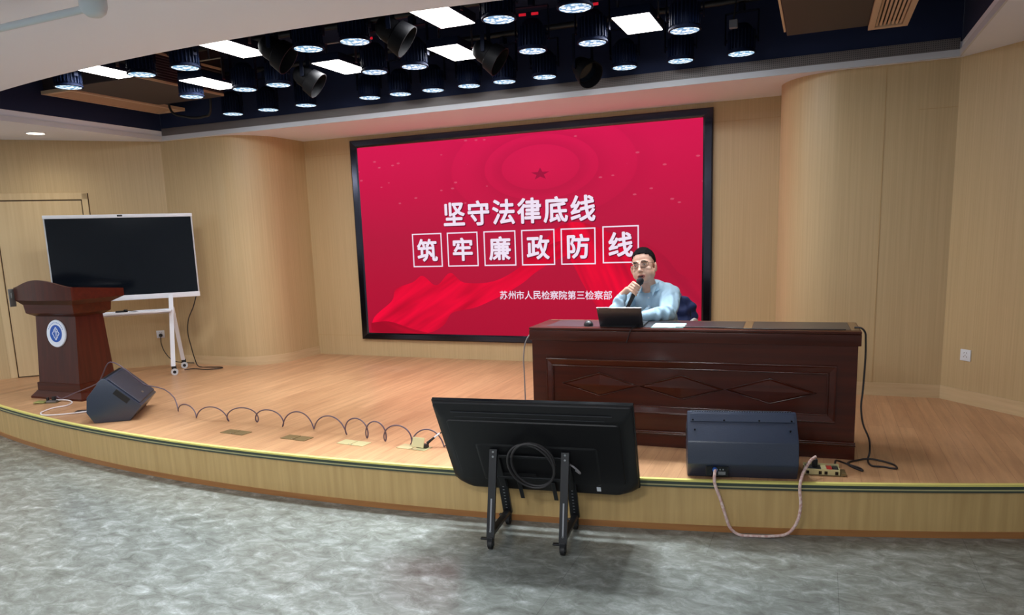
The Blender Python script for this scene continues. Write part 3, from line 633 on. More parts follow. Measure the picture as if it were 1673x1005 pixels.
MB().box(1.363, 1.412, 0.05, DD - 0.005, DH, DH + 0.001).box(1.968, LD - 0.008, 0.05, DD - 0.005, DH, DH + 0.001).box(0.02, LD - 0.008, DD - 0.028, DD - 0.005, DH, DH + 0.0008).build('border', tan_m, desk, 0)
TZ = S + DH + 0.0012
def on_desk(x, y): c_, s_ = math.cos(0.03), math.sin(0.03); return (-0.035 + x * c_ - y * s_, -2.89 + x * s_ + y * c_)
# laptop, seen from behind
t = thing('laptop', 'open dark grey laptop seen from behind, on the desk before the man', 'laptop', (0.566, -2.775, TZ), 0.05)
MB().box(-0.144, 0.144, 0.0, 0.21, 0.0, 0.014, 0.004, 2).build('base', mat('laptop_grey', (46, 46, 50), 0.35, metal=0.3), t)
kb = MB()
for r_ in range(5):
    for k in range(13): kb.box(-0.135 + k * 0.0209, -0.118 + k * 0.0209, 0.035 + r_ * 0.019, 0.051 + r_ * 0.019, 0.0138, 0.0155)
kb.build('keyboard', blk, t, 0)
LM = Matrix.Translation((0, 0.004, 0.010)) @ Euler((0.62, 0, 0)).to_matrix().to_4x4()
ld = MB().box(-0.144, 0.144, -0.006, 0.0, 0.0, 0.152, 0.003, 2, LM).build('lid', mat('laptop_lid', (78, 76, 82), 0.32, metal=0.6), t)
MB().box(-0.14, 0.14, 0.0, 0.001, 0.01, 0.146, M=LM).build('display', glass_blk, ld, 0)
MB().box(-0.144, 0.144, -0.0055, -0.0005, 0.1515, 0.1530, M=LM).build('top_edge', steel_m, ld, 0)
MB().box(-0.136, -0.130, -0.0066, -0.006, 0.136, 0.141, M=LM).build('badge', steel_m, ld, 0)
MB().cyl((-0.12, 0.004, 0.010), (0.12, 0.004, 0.010), 0.006).build('hinge', blk, t)
# mouse
t = thing('computer_mouse', 'small black computer mouse left of the laptop', 'mouse', (0.335, -2.745, TZ), 0.4)
def mouse(tm):
    bmesh.ops.create_uvsphere(tm, u_segments=24, v_segments=14, radius=1)
    for v in tm.verts:
        v.co.z = max(v.co.z, -0.15) + 0.15; v.co = Vector((v.co.x * 0.031 * (1 - 0.12 * v.co.y), v.co.y * 0.052, v.co.z * 0.030 * (1 - 0.18 * v.co.y)))
MB().add(mouse).build('body', blk, t)
MB().box(-0.001, 0.001, 0.012, 0.030, 0.018, 0.0315).build('button_gap', rubber, t, 0)
MB().cyl((-0.004, 0.022, 0.0255), (0.004, 0.022, 0.0255), 0.006).build('scroll_wheel', rubber, t)
# pale paper pad
t = thing('notepad', 'pale green pad of paper lying right of the laptop', 'paper', (0.862, -2.70, TZ), 0.06)
MB().box(-0.10, 0.10, -0.11, 0.10, 0.0, 0.004).build('sheets', paper_m, t, 0)
MB().box(-0.102, 0.102, -0.112, 0.102, -0.0001, 0.0012).build('backing', mat('pad_backing', (170, 200, 200), 0.7), t, 0)
cable('laptop_cable', 'thin black cable from the laptop hanging over the desk edge', [(0.665, -2.765, TZ + 0.004), (0.68, -2.83, TZ + 0.004), (0.665, -2.872, TZ + 0.004), (0.652, -2.886, TZ - 0.012), (0.64, -2.886, TZ - 0.05), (0.625, -2.887, TZ - 0.09)], 0.003, cord_b)
cable('desk_cable', 'black cable lying along the right half of the desk top', [(0.92, -2.80, TZ + 0.004), (1.05, -2.78, TZ + 0.004), (1.2, -2.785, TZ + 0.004), (1.32, -2.815, TZ + 0.004), (1.5, -2.82, TZ + 0.004), (1.7, -2.80, TZ + 0.004), (1.9, -2.785, TZ + 0.004)], 0.0035, cord_b)
cable('power_cable', 'black cord hanging down the right end of the desk to the floor', [(1.95, -2.70, TZ + 0.007), (1.985, -2.72, TZ + 0.006), (2.006, -2.725, TZ - 0.02), (2.010, -2.73, TZ - 0.06), (2.012, -2.75, S + 0.60), (2.005, -2.78, S + 0.42), (1.998, -2.80, S + 0.32), (2.012, -2.81, S + 0.22), (2.048, -2.81, S + 0.13), (2.055, -2.80, S + 0.05), (2.045, -2.83, S + 0.008), (2.06, -2.925, S + 0.006), (2.12, -2.93, S + 0.006), (2.185, -2.945, S + 0.006), (2.17, -2.86, S + 0.006), (2.06, -2.82, S + 0.014), (1.985, -2.845, S + 0.006), (1.94, -2.90, S + 0.006), (1.945, -2.96, S + 0.006), (2.005, -3.04, S + 0.006), (1.995, -2.99, S + 0.006), (1.93, -2.945, S + 0.01), (1.885, -2.965, S + 0.03), (1.868, -3.03, S + 0.05), (1.862, -3.085, S + 0.045)], 0.0055, cord_b)
cable('audio_cable', 'pale grey cable hanging down beside the left end of the desk', [(-0.045, -2.70, S + 0.715), (-0.085, -2.70, S + 0.705), (-0.135, -2.70, S + 0.64), (-0.155, -2.70, S + 0.53), (-0.153, -2.70, S + 0.40), (-0.152, -2.70, S + 0.25), (-0.15, -2.70, S + 0.10), (-0.14, -2.71, S + 0.01), (-0.10, -2.80, S + 0.006), (-0.12, -2.95, S + 0.006), (-0.20, -3.05, S + 0.006)], 0.005, cord_g)

# ------------------------------------------------------------------ stage wedge speakers
PROF = [(0.0, 0.0), (0.262, 0.0), (0.361, 0.117), (0.116, 0.353), (0.085, 0.353), (-0.033, 0.212), (-0.048, 0.09)]   # (depth, height): rear is at small depth
def wedge(name, label, loc, rz, wd):
    """local x runs across the box, y from its rear to its front"""
    t = thing(name, label, 'speaker', loc, rz, 'wedge stage monitors')
    M = Matrix(((0, 0, 1, 0), (1, 0, 0, 0), (0, 1, 0, 0), (0, 0, 0, 1)))
    MB().prism(PROF, 0.0, wd, M, 0.007).build('cabinet', spk_m, t, 30)
    A, B = Vector((0.131, 0.353 - 0.0145 + 0.012)), Vector((0.348, 0.1295 + 0.012)); d = (B - A)
    ln = d.length; an = math.atan2(d.y, d.x)
    GM = Matrix.Translation((0, A.x, A.y)) @ Matrix.Rotation(an, 4, 'X')
    MB().box(0.018, wd - 0.018, 0.0, ln, -0.010, 0.0035, 0.003, 1, GM).build('grille', grille_m, t)
    MB().box(wd / 2 - 0.02, wd / 2 + 0.02, ln * 0.80, ln * 0.86, 0.003, 0.005, M=GM).build('badge', steel_m, t, 0)
    # rear slope: fixing strip with screws, and the connector plate low on the back
    a2 = Vector((0.080, 0.3465)); b2 = Vector((-0.030, 0.216)); d2 = (b2 - a2); an2 = math.atan2(d2.y, d2.x)
    RM = Matrix.Translation((0, a2.x, a2.y)) @ Matrix.Rotation(an2, 4, 'X')
    MB().box(0.015, wd - 0.015, 0.004, 0.052, -0.0045, 0.0, 0.001, 1, RM).build('fixing_strip', spk_m, t, 0)
    sc_ = [(0.03, 0.045), (0.2, 0.045), (wd - 0.2, 0.045), (wd - 0.03, 0.045), (0.04, 0.105), (wd - 0.04, 0.105)]
    for x, y in sc_: MB().cyl(RM @ Vector((x, y, -0.001)), RM @ Vector((x, y, -0.0065)), 0.005, seg=10).build('screw', blk_gl, t)
    tb = MB()
    for k in range(40): tb.box(0.03 + k * (wd - 0.06) / 39 - 0.003, 0.03 + k * (wd - 0.06) / 39 + 0.003, 0.09, 0.112, 0.3535, 0.357)
    tb.build('top_ribs', blk, t, 0)
    # recessed hand grips in both sides
    for sx in (-1, 1):
        x = 0 if sx < 0 else wd
        hm = Matrix.Translation((x, 0.222, 0.205)) @ Matrix.Rotation(an, 4, 'X')
        MB().box(-0.003, 0.003, -0.065, 0.065, -0.024, 0.024, 0.002, 1, hm).build('hand_grip', rubber, t, 0)
    pl = MB().box(0.10, 0.22, -0.045, -0.036, 0.020, 0.075, 0.001, 1, Matrix.Rotation(0.0, 4, 'X')).build('connector_plate', blk_gl, t, 0)
    for k in range(3):
        MB().cyl((0.16 + k * 0.016, -0.045, 0.058), (0.16 + k * 0.016, -0.048, 0.058), 0.004, seg=10).build('socket', steel_m, pl)
    MB().box(0.165, 0.205, -0.0462, -0.0445, 0.028, 0.046).build('rating_plate', mat('rating_plate', (120, 122, 124), 0.5) if 'rating_plate' not in MATS else MATS['rating_plate'], pl, 0)
    return t
wedge('stage_monitor', 'black wedge speaker with its back to the viewer, in front of the desk', (1.092, -3.385, S), 0.185, 0.588)
wedge('stage_monitor', 'black wedge speaker lying side-on beside the lectern, a cord over its top', (-3.574 - 0.34, -3.432 + 0.455, S), math.radians(36.8 - 90), 0.57)

# cords on the stage
cable('power_lead', 'pink and white braided lead drooping over the stage edge to the wedge speaker', [(1.252, -3.425, S + 0.060), (1.252, -3.455, S + 0.055), (1.254, -3.470, S + 0.0), (1.285, -3.465, S - 0.09), (1.312, -3.46, S - 0.18), (1.337, -3.455, S - 0.25), (1.385, -3.445, S - 0.290), (1.46, -3.435, S - 0.292), (1.56, -3.41, S - 0.290), (1.635, -3.395, S - 0.27), (1.68, -3.385, S - 0.20), (1.694, -3.38, S - 0.112), (1.687, -3.375, S - 0.026), (1.690, -3.36, S + 0.02), (1.705, -3.30, S + 0.06), (1.735, -3.22, S + 0.095), (1.76, -3.17, S + 0.105)], 0.0085, braid_m)
t = thing('speaker_plug', 'blue speaker plug on the back of the wedge speaker before the desk', 'plug', (1.247, -3.413, S + 0.058), 0.185)
MB().cyl((0, 0.014, 0), (0, -0.012, 0), 0.013, seg=18).build('collar', blue_m, t)
MB().cyl((0, -0.012, 0), (0, -0.020, -0.004), 0.009, seg=14).build('tail', MATS['pale_plug'] if 'pale_plug' in MATS else mat('pale_plug', (200, 220, 240), 0.4), t)
# brass floor outlet with plugs, right of the speaker
t = thing('floor_outlet', 'open brass floor outlet box with black plug and red switch, beside the wedge speaker', 'outlet', (1.80, -3.13, S), 0.1)
MB().box(-0.105, 0.105, -0.045, 0.045, 0.0, 0.006, 0.002, 1).build('base_plate', brass_d, t, 0)
fr_ = MB().box(-0.10, 0.085, -0.04, -0.034, 0.006, 0.036).box(-0.10, 0.085, 0.034, 0.04, 0.006, 0.048).box(-0.10, -0.094, -0.034, 0.034, 0.006, 0.04).box(0.079, 0.085, -0.034, 0.034, 0.006, 0.04).build('frame', brass_m, t, 0)
MB().box(-0.093, -0.012, -0.034, 0.034, 0.006, 0.038).build('socket_module', blk, t, 0)
MB().box(0.052, 0.076, -0.033, 0.033, 0.006, 0.038).build('socket_module', blk, t, 0)
MB().box(0.018, 0.045, -0.033, 0.033, 0.006, 0.038).build('switch', red_m, t, 0)
MB().box(-0.012, 0.016, -0.036, 0.034, 0.006, 0.039).build('divider', brass_m, t, 0)
for x in (-0.09, -0.025, 0.005, 0.06): MB().box(x, x + 0.016, -0.0425, -0.0398, 0.008, 0.026).build('slot', blk_gl, fr_, 0)
MB().box(-0.058, -0.028, -0.012, 0.018, 0.038, 0.082, 0.006).build('plug', rubber, t)
MB().box(0.09, 0.118, -0.044, 0.045, 0.006, 0.016).build('lid', brass_d, t, 0)
# brass cover plates let into the deck
def plates(label, x, y, m, raised=False):
    t = thing('floor_outlet', label, 'outlet', (x, y, S), -0.08, 'brass floor outlets in a row')
    for s_ in (-1, 1):
        if raised and s_ > 0: continue
        MB().box(s_ * 0.058 - 0.054, s_ * 0.058 + 0.054, -0.05, 0.05, 0.0, 0.004, 0.001, 1).build('cover_plate', m, t, 0)
    for s_ in (-1, 1): MB().cyl((s_ * 0.012, -0.04, 0.004), (s_ * 0.012, -0.04, 0.0055), 0.004, seg=10).build('screw', steel_m, t)
    if raised:
        MB().box(0.004, 0.112, -0.05, 0.05, 0.0, 0.004, 0.001, 1).build('base_plate', m, t, 0)
        MB().box(0.006, 0.098, -0.042, -0.037, 0.004, 0.07, 0.001, 1, Matrix.Translation((0, 0.0, 0)) @ Matrix.Rotation(-0.35, 4, 'X')).build('lid', m, t, 0)
        MB().box(0.02, 0.10, -0.005, 0.03, 0.004, 0.03, 0.003).build('socket_module', blk, t, 0)
    return t
plates('closed twin brass floor plates, furthest left of the row on the deck', -2.216, -3.335, brass_d)
plates('closed twin brass floor plates, second from the left on the deck', -1.660, -3.338, brass_d)
plates('closed bright brass floor plates, third from the left on the deck', -1.178, -3.338, brass_m)
plates('brass floor outlet with its lid flipped up, beside the floor television', -0.715, -3.318, brass_m, True)
t = thing('cord_plug', 'black and white cord plug standing in the flipped-up brass floor outlet', 'plug', (-0.615, -3.30, S + 0.012), 0.0)
MB().cyl((-0.01, 0.0, 0.02), (0.03, 0.03, 0.055), 0.010, 0.007).build('body', rubber, t)
MB().cyl((0.03, 0.03, 0.055), (0.06, 0.055, 0.08), 0.006).build('sleeve', white_m, t)
MB().tube([(0.06, 0.055, 0.08), (0.085, 0.07, 0.088), (0.13, 0.085, 0.09), (0.20, 0.10, 0.09)], 0.004).build('cord', cord_b, t)
# long springy cord bouncing across the deck from the left speaker
CT = [(-3.551, -2.80), (-2.878, -3.06), (-2.517, -3.086), (-2.262, -3.055), (-1.972, -3.112), (-1.686, -3.107), (-1.351, -3.172), (-1.150, -3.215), (-0.980, -3.25), (-0.771, -3.267), (-0.521, -3.256)]
PK = [0.08, 0.10, 0.111, 0.113, 0.123, 0.117, 0.13, 0.129, 0.121, 0.11]
path = [(-4.70, -2.93, S + 0.03), (-4.66, -2.94, S + 0.06), (-4.55, -2.98, S + 0.05), (-4.35, -2.98, S + 0.12), (-4.12, -3.00, S + 0.19), (-3.98, -3.02, S + 0.25), (-3.865, -3.04, S + 0.375), (-3.80, -3.04, S + 0.425), (-3.70, -3.03, S + 0.395), (-3.62, -2.985, S + 0.30), (-3.575, -2.93, S + 0.222), (-3.52, -2.90, S + 0.20), (-3.42, -2.86, S + 0.17), (-3.30, -2.87, S + 0.10), (-3.22, -2.92, S + 0.012)]
CT[0] = (-3.22, -2.92)
for i in range(10):
    (x0, y0), (x1, y1) = CT[i], CT[i + 1]; kk = 1.3 if i in (2, 3, 6, 7, 8) else 0.6
    for k in range(1, 17):
        a = k / 16; q = a - kk * math.sin(2 * PI * a) / (2 * PI)
        path.append((x0 + (x1 - x0) * q, y0 + (y1 - y0) * q - 0.012 * math.sin(2 * PI * a), S + 0.006 + PK[i] * ((1 - math.cos(2 * PI * a)) / 2) ** 0.8))
path += [(-0.44, -3.24, S + 0.03), (-0.36, -3.22, S + 0.008), (-0.2, -3.21, S + 0.007)]
path[-3:] = [(-0.47, -3.27, S + 0.03), (-0.38, -3.27, S + 0.008), (-0.2, -3.26, S + 0.007)]
cable('springy_cord', 'long springy dark cord bouncing in arches across the deck from the left speaker', path, 0.0048, mat('springy_cord', (92, 76, 92), 0.35), None, 2)
cable('white_cord', 'white cord looping on the deck between the lectern and the left speaker', [(-4.72, -2.93, S + 0.02), (-4.62, -2.88, S + 0.012), (-4.50, -2.92, S + 0.008), (-4.42, -3.03, S + 0.008), (-4.45, -3.14, S + 0.008), (-4.40, -3.28, S + 0.008), (-4.30, -3.35, S + 0.008), (-4.20, -3.34, S + 0.008), (-4.09, -3.26, S + 0.008), (-4.02, -3.18, S + 0.008), (-3.93, -3.08, S + 0.012)], 0.006, cord_w)
t = thing('floor_outlet', 'brass floor outlet with plugged-in cords in front of the lectern', 'outlet', (-4.76, -2.97, S), 0.5)
MB().box(-0.10, 0.10, -0.05, 0.05, 0.0, 0.004, 0.001, 1).build('base_plate', brass_d, t, 0)
MB().box(-0.10, -0.01, -0.048, 0.045, 0.005, 0.011, 0.001, 1, Matrix.Rotation(0.06, 4, 'Y')).build('lid', mat('green_brass', (170, 176, 108), 0.4, metal=0.5), t, 0)
MB().box(0.0, 0.085, -0.03, 0.035, 0.004, 0.02, 0.002, 1).build('socket_module', mat('socket_grey', (110, 104, 100), 0.5), t, 0)
MB().box(0.045, 0.075, -0.012, 0.015, 0.02, 0.055, 0.004).build('plug', rubber, t)
MB().box(-0.004, 0.016, -0.008, 0.012, 0.02, 0.05, 0.003).build('plug', cord_b, t)
t = thing('floor_outlet', 'flat dark floor outlet plate half under the left speaker', 'outlet', (-4.06, -3.13, S), 0.6)
MB().box(-0.08, 0.08, -0.05, 0.05, 0.0, 0.005, 0.001, 1).build('base_plate', mat('dark_bronze', (72, 60, 48), 0.4, metal=0.5), t, 0)
MB().box(-0.03, 0.03, -0.02, 0.02, 0.005, 0.009).build('cover_plate', steel_m, t, 0)

# ------------------------------------------------------------------ lectern
lec = thing('lectern', 'dark mahogany lectern with a round blue and white emblem', 'lectern', (-4.805, -2.60, S))
def quad_loft(levels, name, m):       # levels: (z, half width, y front, y rear)
    return MB().loft([[(-h, yf + 2.60, z), (h, yf + 2.60, z), (h, yr + 2.60, z), (-h, yr + 2.60, z)] for z, h, yf, yr in levels]).build(name, m, lec, 0)
quad_loft([(0.0, 0.340, -2.853, -2.36), (0.018, 0.340, -2.853, -2.36), (0.062, 0.300, -2.82, -2.39), (0.07, 0.298, -2.818, -2.392)], 'base', mahog_m)
quad_loft([(0.07, 0.290, -2.812, -2.398), (0.146, 0.287, -2.81, -2.40), (0.150, 0.272, -2.802, -2.418)], 'plinth', mahog_m)
quad_loft([(0.150, 0.270, -2.80, -2.42), (0.775, 0.266, -2.75, -2.465)], 'column', mahog_v)
quad_loft([(0.770, 0.27, -2.752, -2.46), (0.800, 0.318, -2.80, -2.42), (0.806, 0.322, -2.803, -2.418), (0.885, 0.330, -2.812, -2.41)], 'neck', mahog_m)
quad_loft([(0.883, 0.332, -2.814, -2.408), (0.925, 0.378, -2.845, -2.31), (0.93, 0.38, -2.847, -2.30)], 'cornice', mahog_m)
# head: bowed front board with an arched crest, sloping reading top behind it
def head(t):
    n = 24; fr_, bk = [], []
    for k in range(n + 1):
        x = -0.38 + 0.76 * k / n; u = x / 0.38
        yb = -0.247 - 0.045 * (1 - u * u); crest = 1.045 + 0.07 * max(0.0, math.cos(u * PI / 2)) ** 1.4
        fr_.append((x, yb, crest)); bk.append((x, yb + 0.022, crest))
    rows = [[t.verts.new((x, y, 0.928)) for x, y, z in fr_], [t.verts.new((x, y, z)) for x, y, z in fr_], [t.verts.new((x, y, z)) for x, y, z in bk], [t.verts.new((x, y, 0.928)) for x, y, z in bk]]
    for a in range(4):
        A, B = rows[a], rows[(a + 1) % 4]
        for k in range(n): t.faces.new((A[k], A[k + 1], B[k + 1], B[k]))
    t.faces.new([r[0] for r in rows]); t.faces.new([r[-1] for r in rows][::-1]); bmesh.ops.recalc_face_normals(t, faces=t.faces)
MB().add(head).build('head_board', mahog_v, lec, 30)
M_ = Matrix(((0, 0, 1, 0), (1, 0, 0, 0), (0, 1, 0, 0), (0, 0, 0, 1)))
for x in (-0.38, 0.358): MB().prism([(-0.225, 0.93), (0.30, 0.93), (0.30, 1.0), (-0.225, 1.045)], x, x + 0.022, M_).build('head_side', mahog_m, lec, 0)
MB().prism([(-0.225, 1.0), (0.30, 0.955), (0.30, 0.975), (-0.225, 1.02)], -0.357, 0.357, M_).build('reading_top', mahog_m, lec, 0)
bk_ = MB().box(-0.405, -0.398, -0.285, -0.225, 0.87, 1.035, 0.002, 1).box(-0.398, -0.38, -0.27, -0.235, 0.95, 1.0).build('side_bracket', mat('bracket_grey', (140, 140, 138), 0.35, metal=0.4), lec, 0)
MB().cyl((-0.405, -0.255, 0.96), (-0.409, -0.255, 0.96), 0.006, seg=10).build('screw', steel_m, bk_)
EM = Matrix.Translation((0.015, -0.1625, 0.612)) @ Matrix.Rotation(-math.atan2(0.05, 0.625), 4, 'X') @ Matrix.Rotation(PI / 2, 4, 'X')
em = MB().lathe([(0.0, 0.0), (0.126, 0.0), (0.128, 0.006), (0.124, 0.014), (0.0, 0.014)], 48, EM).build('emblem', mat('emblem_white', (232, 240, 255), 0.35), lec)
MB().lathe([(0.0, 0.0138), (0.080, 0.0138), (0.080, 0.0152), (0.0, 0.0152)], 40, EM).build('blue_disc', mat('emblem_blue', (18, 84, 186), 0.35), em)
dia = MB()
def stroke(p, q, wd):
    p, q = Vector(p), Vector(q); d = (q - p); n = Vector((-d.y, d.x)).normalized() * wd / 2
    dia.prism([(p + n)[:], (q + n)[:], (q - n)[:], (p - n)[:]], 0.0151, 0.0166, EM)
pts = [(0, 0.060), (0.017, 0.036), (0.024, 0.034), (0.026, 0.022), (0.046, 0.0), (0.026, -0.022), (0.022, -0.036), (0.014, -0.038), (0, -0.060), (-0.017, -0.036), (-0.024, -0.034), (-0.026, -0.022), (-0.046, 0.0), (-0.026, 0.022), (-0.022, 0.036), (-0.014, 0.038)]
for i in range(16): stroke(pts[i], pts[(i + 1) % 16], 0.008)
stroke((-0.012, 0.03), (0.004, -0.03), 0.006); stroke((0.0, 0.04), (-0.004, 0.0), 0.006); stroke((-0.004, 0.0), (0.008, -0.04), 0.006); stroke((0.013, 0.026), (0.016, -0.02), 0.006)
dia.build('diamond_mark', MATS['emblem_white'], em, 0)
tk = MB()
for k in range(13):
    a = math.radians(155 - k * 130 / 12); tk.box(-0.004, 0.004, -0.006, 0.006, 0.0139, 0.0146, M=EM @ Matrix.Rotation(a - PI / 2, 4, 'Z') @ Matrix.Translation((0, 0.102, 0)))
tk.build('ring_lettering', mat('ring_blue', (120, 150, 214), 0.5), em, 0)

# ------------------------------------------------------------------ interactive whiteboard on a white trolley, left
BA = math.radians(46.1)
brd = thing('interactive_board', 'large dark touch-screen board on a white wheeled trolley beside the lectern', 'screen', (-5.08, -1.69, S), BA)
# local: x along the board, -y towards the viewer
MB().box(-0.698, 0.698, -0.02, 0.045, 0.83, 1.715, 0.008, 2).build('casing', mat('board_casing', (196, 200, 206), 0.4), brd)
MB().box(-0.684, 0.684, -0.024, -0.018, 0.878, 1.690).build('display', glass_blk, brd, 0)
MB().box(-0.70, 0.70, -0.030, 0.03, 1.690, 1.726, 0.005, 2).build('top_bar', white_m, brd)
MB().box(-0.70, 0.70, -0.036, 0.04, 0.824, 0.878, 0.006, 2).build('bottom_bar', white_m, brd)
MB().box(-0.025, 0.025, -0.034, -0.029, 1.703, 1.720, 0.003, 1).build('camera_bar', blk_gl, brd, 0)
for sx in (-1, 1):
    x = sx * 0.405
    lg = MB().loft([[(x - sx * 0.049 * (0.86 - zz) / 0.76 + a * 0.022, yy + b_ * 0.032, zz) for a, b_ in ((-1, -1), (1, -1), (1, 1), (-1, 1))] for yy, zz in ((-0.02, 0.86), (-0.06, 0.70), (-0.13, 0.45), (-0.19, 0.20), (-0.21, 0.10))]).build('leg', white_m, brd, 40)
    lr = MB().loft([[(x + sx * 0.049 * (0.72 - zz) / 0.62 + a * 0.020, yy + b_ * 0.028, zz) for a, b_ in ((-1, -1), (1, -1), (1, 1), (-1, 1))] for yy, zz in ((-0.03, 0.72), (0.05, 0.52), (0.13, 0.30), (0.205, 0.10))]).build('leg', white_m, brd, 40)
    for par_, yy in ((lg, -0.215), (lr, 0.21)):
        x = sx * 0.405 + (-sx if par_ is lg else sx) * 0.049
        MB().cyl((x + 0.008, yy - 0.026, 0.036), (x + 0.008, yy - 0.012, 0.036), 0.036, seg=28).cyl((x + 0.008, yy + 0.012, 0.036), (x + 0.008, yy + 0.026, 0.036), 0.036, seg=28).build('castor_wheel', mat('castor_grey', (200, 204, 210), 0.4) if 'castor_grey' not in MATS else MATS['castor_grey'], par_)
        MB().box(x - 0.018, x + 0.03, yy - 0.011, yy + 0.011, 0.03, 0.105, 0.006).cyl((x + 0.008, yy - 0.0275, 0.036), (x + 0.008, yy - 0.026, 0.036), 0.017, seg=18).build('castor_fork', rubber, par_)
MB().box(-0.40, 0.40, -0.23, -0.05, 0.690, 0.700, 0.003, 1).box(-0.40, 0.40, -0.235, -0.225, 0.688, 0.712, 0.003, 1).box(-0.41, 0.41, -0.06, -0.02, 0.66, 0.71, 0.004, 1).build('shelf', white_m, brd)
t = thing('remote_unit', 'small black device with a curled lead on the trolley shelf', 'device', (-5.02, -1.86, S + 0.7005), BA)
MB().box(-0.055, 0.03, -0.028, 0.022, 0.0, 0.026, 0.009, 3).build('body', rubber, t)
MB().box(0.02, 0.06, -0.02, 0.02, 0.0, 0.036, 0.008, 3).build('puck', blk_gl, t)
MB().tube([(0.055, 0, 0.02), (0.10, 0.015, 0.015), (0.15, 0.02, 0.006), (0.15, -0.01, 0.005), (0.09, -0.02, 0.005)], 0.004).build('lead', cord_b, t)
cable('board_cable', 'black cable from the board down its trolley leg and coiled on the deck', [(-4.655, -1.185, S + 0.822), (-4.70, -1.20, S + 0.70), (-4.77, -1.22, S + 0.56), (-4.82, -1.20, S + 0.40), (-4.83, -1.165, S + 0.25), (-4.82, -1.14, S + 0.10), (-4.78, -1.13, S + 0.01), (-4.62, -1.12, S + 0.007), (-4.47, -1.10, S + 0.007), (-4.44, -1.16, S + 0.007), (-4.55, -1.25, S + 0.007), (-4.70, -1.27, S + 0.012), (-4.78, -1.29, S + 0.007), (-4.79, -1.33, S + 0.007)], 0.0055, cord_b)
# wall sockets
def socket(name, label, x, y, z, rz):
    t = thing(name, label, 'socket', (x, y, z), rz)
    MB().box(-0.043, 0.043, -0.009, 0.0, -0.043, 0.043, 0.003, 2).build('plate', white_m, t)
    for dx_, dz_, r_ in ((-0.010, 0.018, 0.5), (0.010, 0.018, -0.5), (-0.012, -0.012, 0.5), (0.012, -0.012, -0.5), (0, -0.001, 0)):
        MB().box(-0.0015, 0.0015, -0.0096, -0.0088, -0.006, 0.006, M=Matrix.Translation((dx_, 0, dz_)) @ Matrix.Rotation(r_, 4, 'Y')).build('slot', gap_m, t, 0)
    return t
socket('wall_socket', 'white wall socket without a plug on the right-hand wood wall', 2.790, -1.100, S + 0.372, math.atan2(-1.153, 1.0))
sk = socket('wall_socket', 'white wall socket with a black plug low behind the board trolley', -5.345, -1.102, S + 0.368, ang)
t = thing('power_plug', 'round black plug and cord in the wall socket behind the trolley', 'plug', (-5.345 + 0.010, -1.102 - 0.010, S + 0.355), ang)
MB().cyl((0, 0.004, 0), (0, -0.03, 0), 0.021, 0.017, 20).build('body', rubber, t)
MB().tube([(0, -0.03, 0), (0, -0.045, -0.03), (0.0, -0.04, -0.10), (0.03, -0.05, -0.20), (0.10, -0.09, -0.29), (0.20, -0.10, -0.325), (0.35, -0.10, -0.345), (0.48, -0.12, -0.348), (0.60, -0.2, -0.348)], 0.0048).build('cord', cord_b, t)

# ------------------------------------------------------------------ floor television with its back to the viewer
FA = 0.117
tv = thing('floor_television', 'black television seen from behind on a low wheeled stand before the stage', 'television', (0.353, -3.813, 0.0), FA)
# local x across, y away from the viewer (screen side), z up; panel leans so its top is nearer the viewer
th_ = 0.542
TM = Matrix.Translation((0, 0.170, 0.250)) @ Matrix.Rotation(th_, 4, 'X') @ Matrix.Diagonal((1.082 / 1.1, 1, 1.036, 1))     # local panel frame: z up the panel, -y is its back
def rrect(x0, x1, z0, z1, rb, rt, n=6):
    out = []
    for cx_, cz_, r, a0 in ((x1 - rb, z0 + rb, rb, -90), (x1 - rt, z1 - rt, rt, 0), (x0 + rt, z1 - rt, rt, 90), (x0 + rb, z0 + rb, rb, 180)):
        for k in range(n + 1):
            a = math.radians(a0 + 90 * k / n); out.append((cx_ + r * math.cos(a), cz_ + r * math.sin(a)))
    return out
def shell(levels):
    return [[(x, y, z) for x, z in rrect(x0, x1, z0, z1, rb, rt)] for x0, x1, z0, z1, rb, rt, y in levels]
MB().loft(shell([(-0.55, 0.55, 0.02, 0.64, 0.02, 0.004, 0.022), (-0.55, 0.55, 0.02, 0.64, 0.02, 0.004, 0.004), (-0.545, 0.545, 0.02, 0.636, 0.03, 0.01, 0.0)]), TM).build('front_bezel', blk_gl, tv, 30)
MB().box(-0.54, 0.54, 0.022, 0.0235, 0.035, 0.63, M=TM).build('display', glass_blk, tv, 0)
MB().loft(shell([(-0.546, 0.546, 0.004, 0.636, 0.05, 0.006, 0.002), (-0.542, 0.542, -0.004, 0.632, 0.09, 0.02, -0.014), (-0.51, 0.51, 0.0, 0.575, 0.10, 0.02, -0.034), (-0.485, 0.485, 0.02, 0.555, 0.09, 0.02, -0.038)]), TM).build('back_cover', tvb_m, tv, 30)
MB().loft(shell([(-0.478, 0.478, 0.085, 0.540, 0.02, 0.02, -0.036), (-0.473, 0.473, 0.09, 0.535, 0.02, 0.02, -0.044), (-0.468, 0.468, 0.095, 0.530, 0.02, 0.02, -0.0445)]), TM).build('back_panel', tvb_m, tv, 30)
MB().loft(shell([(-0.345, 0.345, 0.08, 0.375, 0.02, 0.02, -0.043), (-0.335, 0.335, 0.085, 0.365, 0.02, 0.02, -0.050), (-0.33, 0.33, 0.09, 0.36, 0.02, 0.02, -0.051)]), TM).build('electronics_hump', tvb_m, tv, 30)
vb = MB()
for k in range(6): vb.box(-0.30, -0.02, -0.0605, -0.058, 0.12 + k * 0.008, 0.123 + k * 0.008, M=TM)
vb.build('vent_slots', rubber, tv, 0)
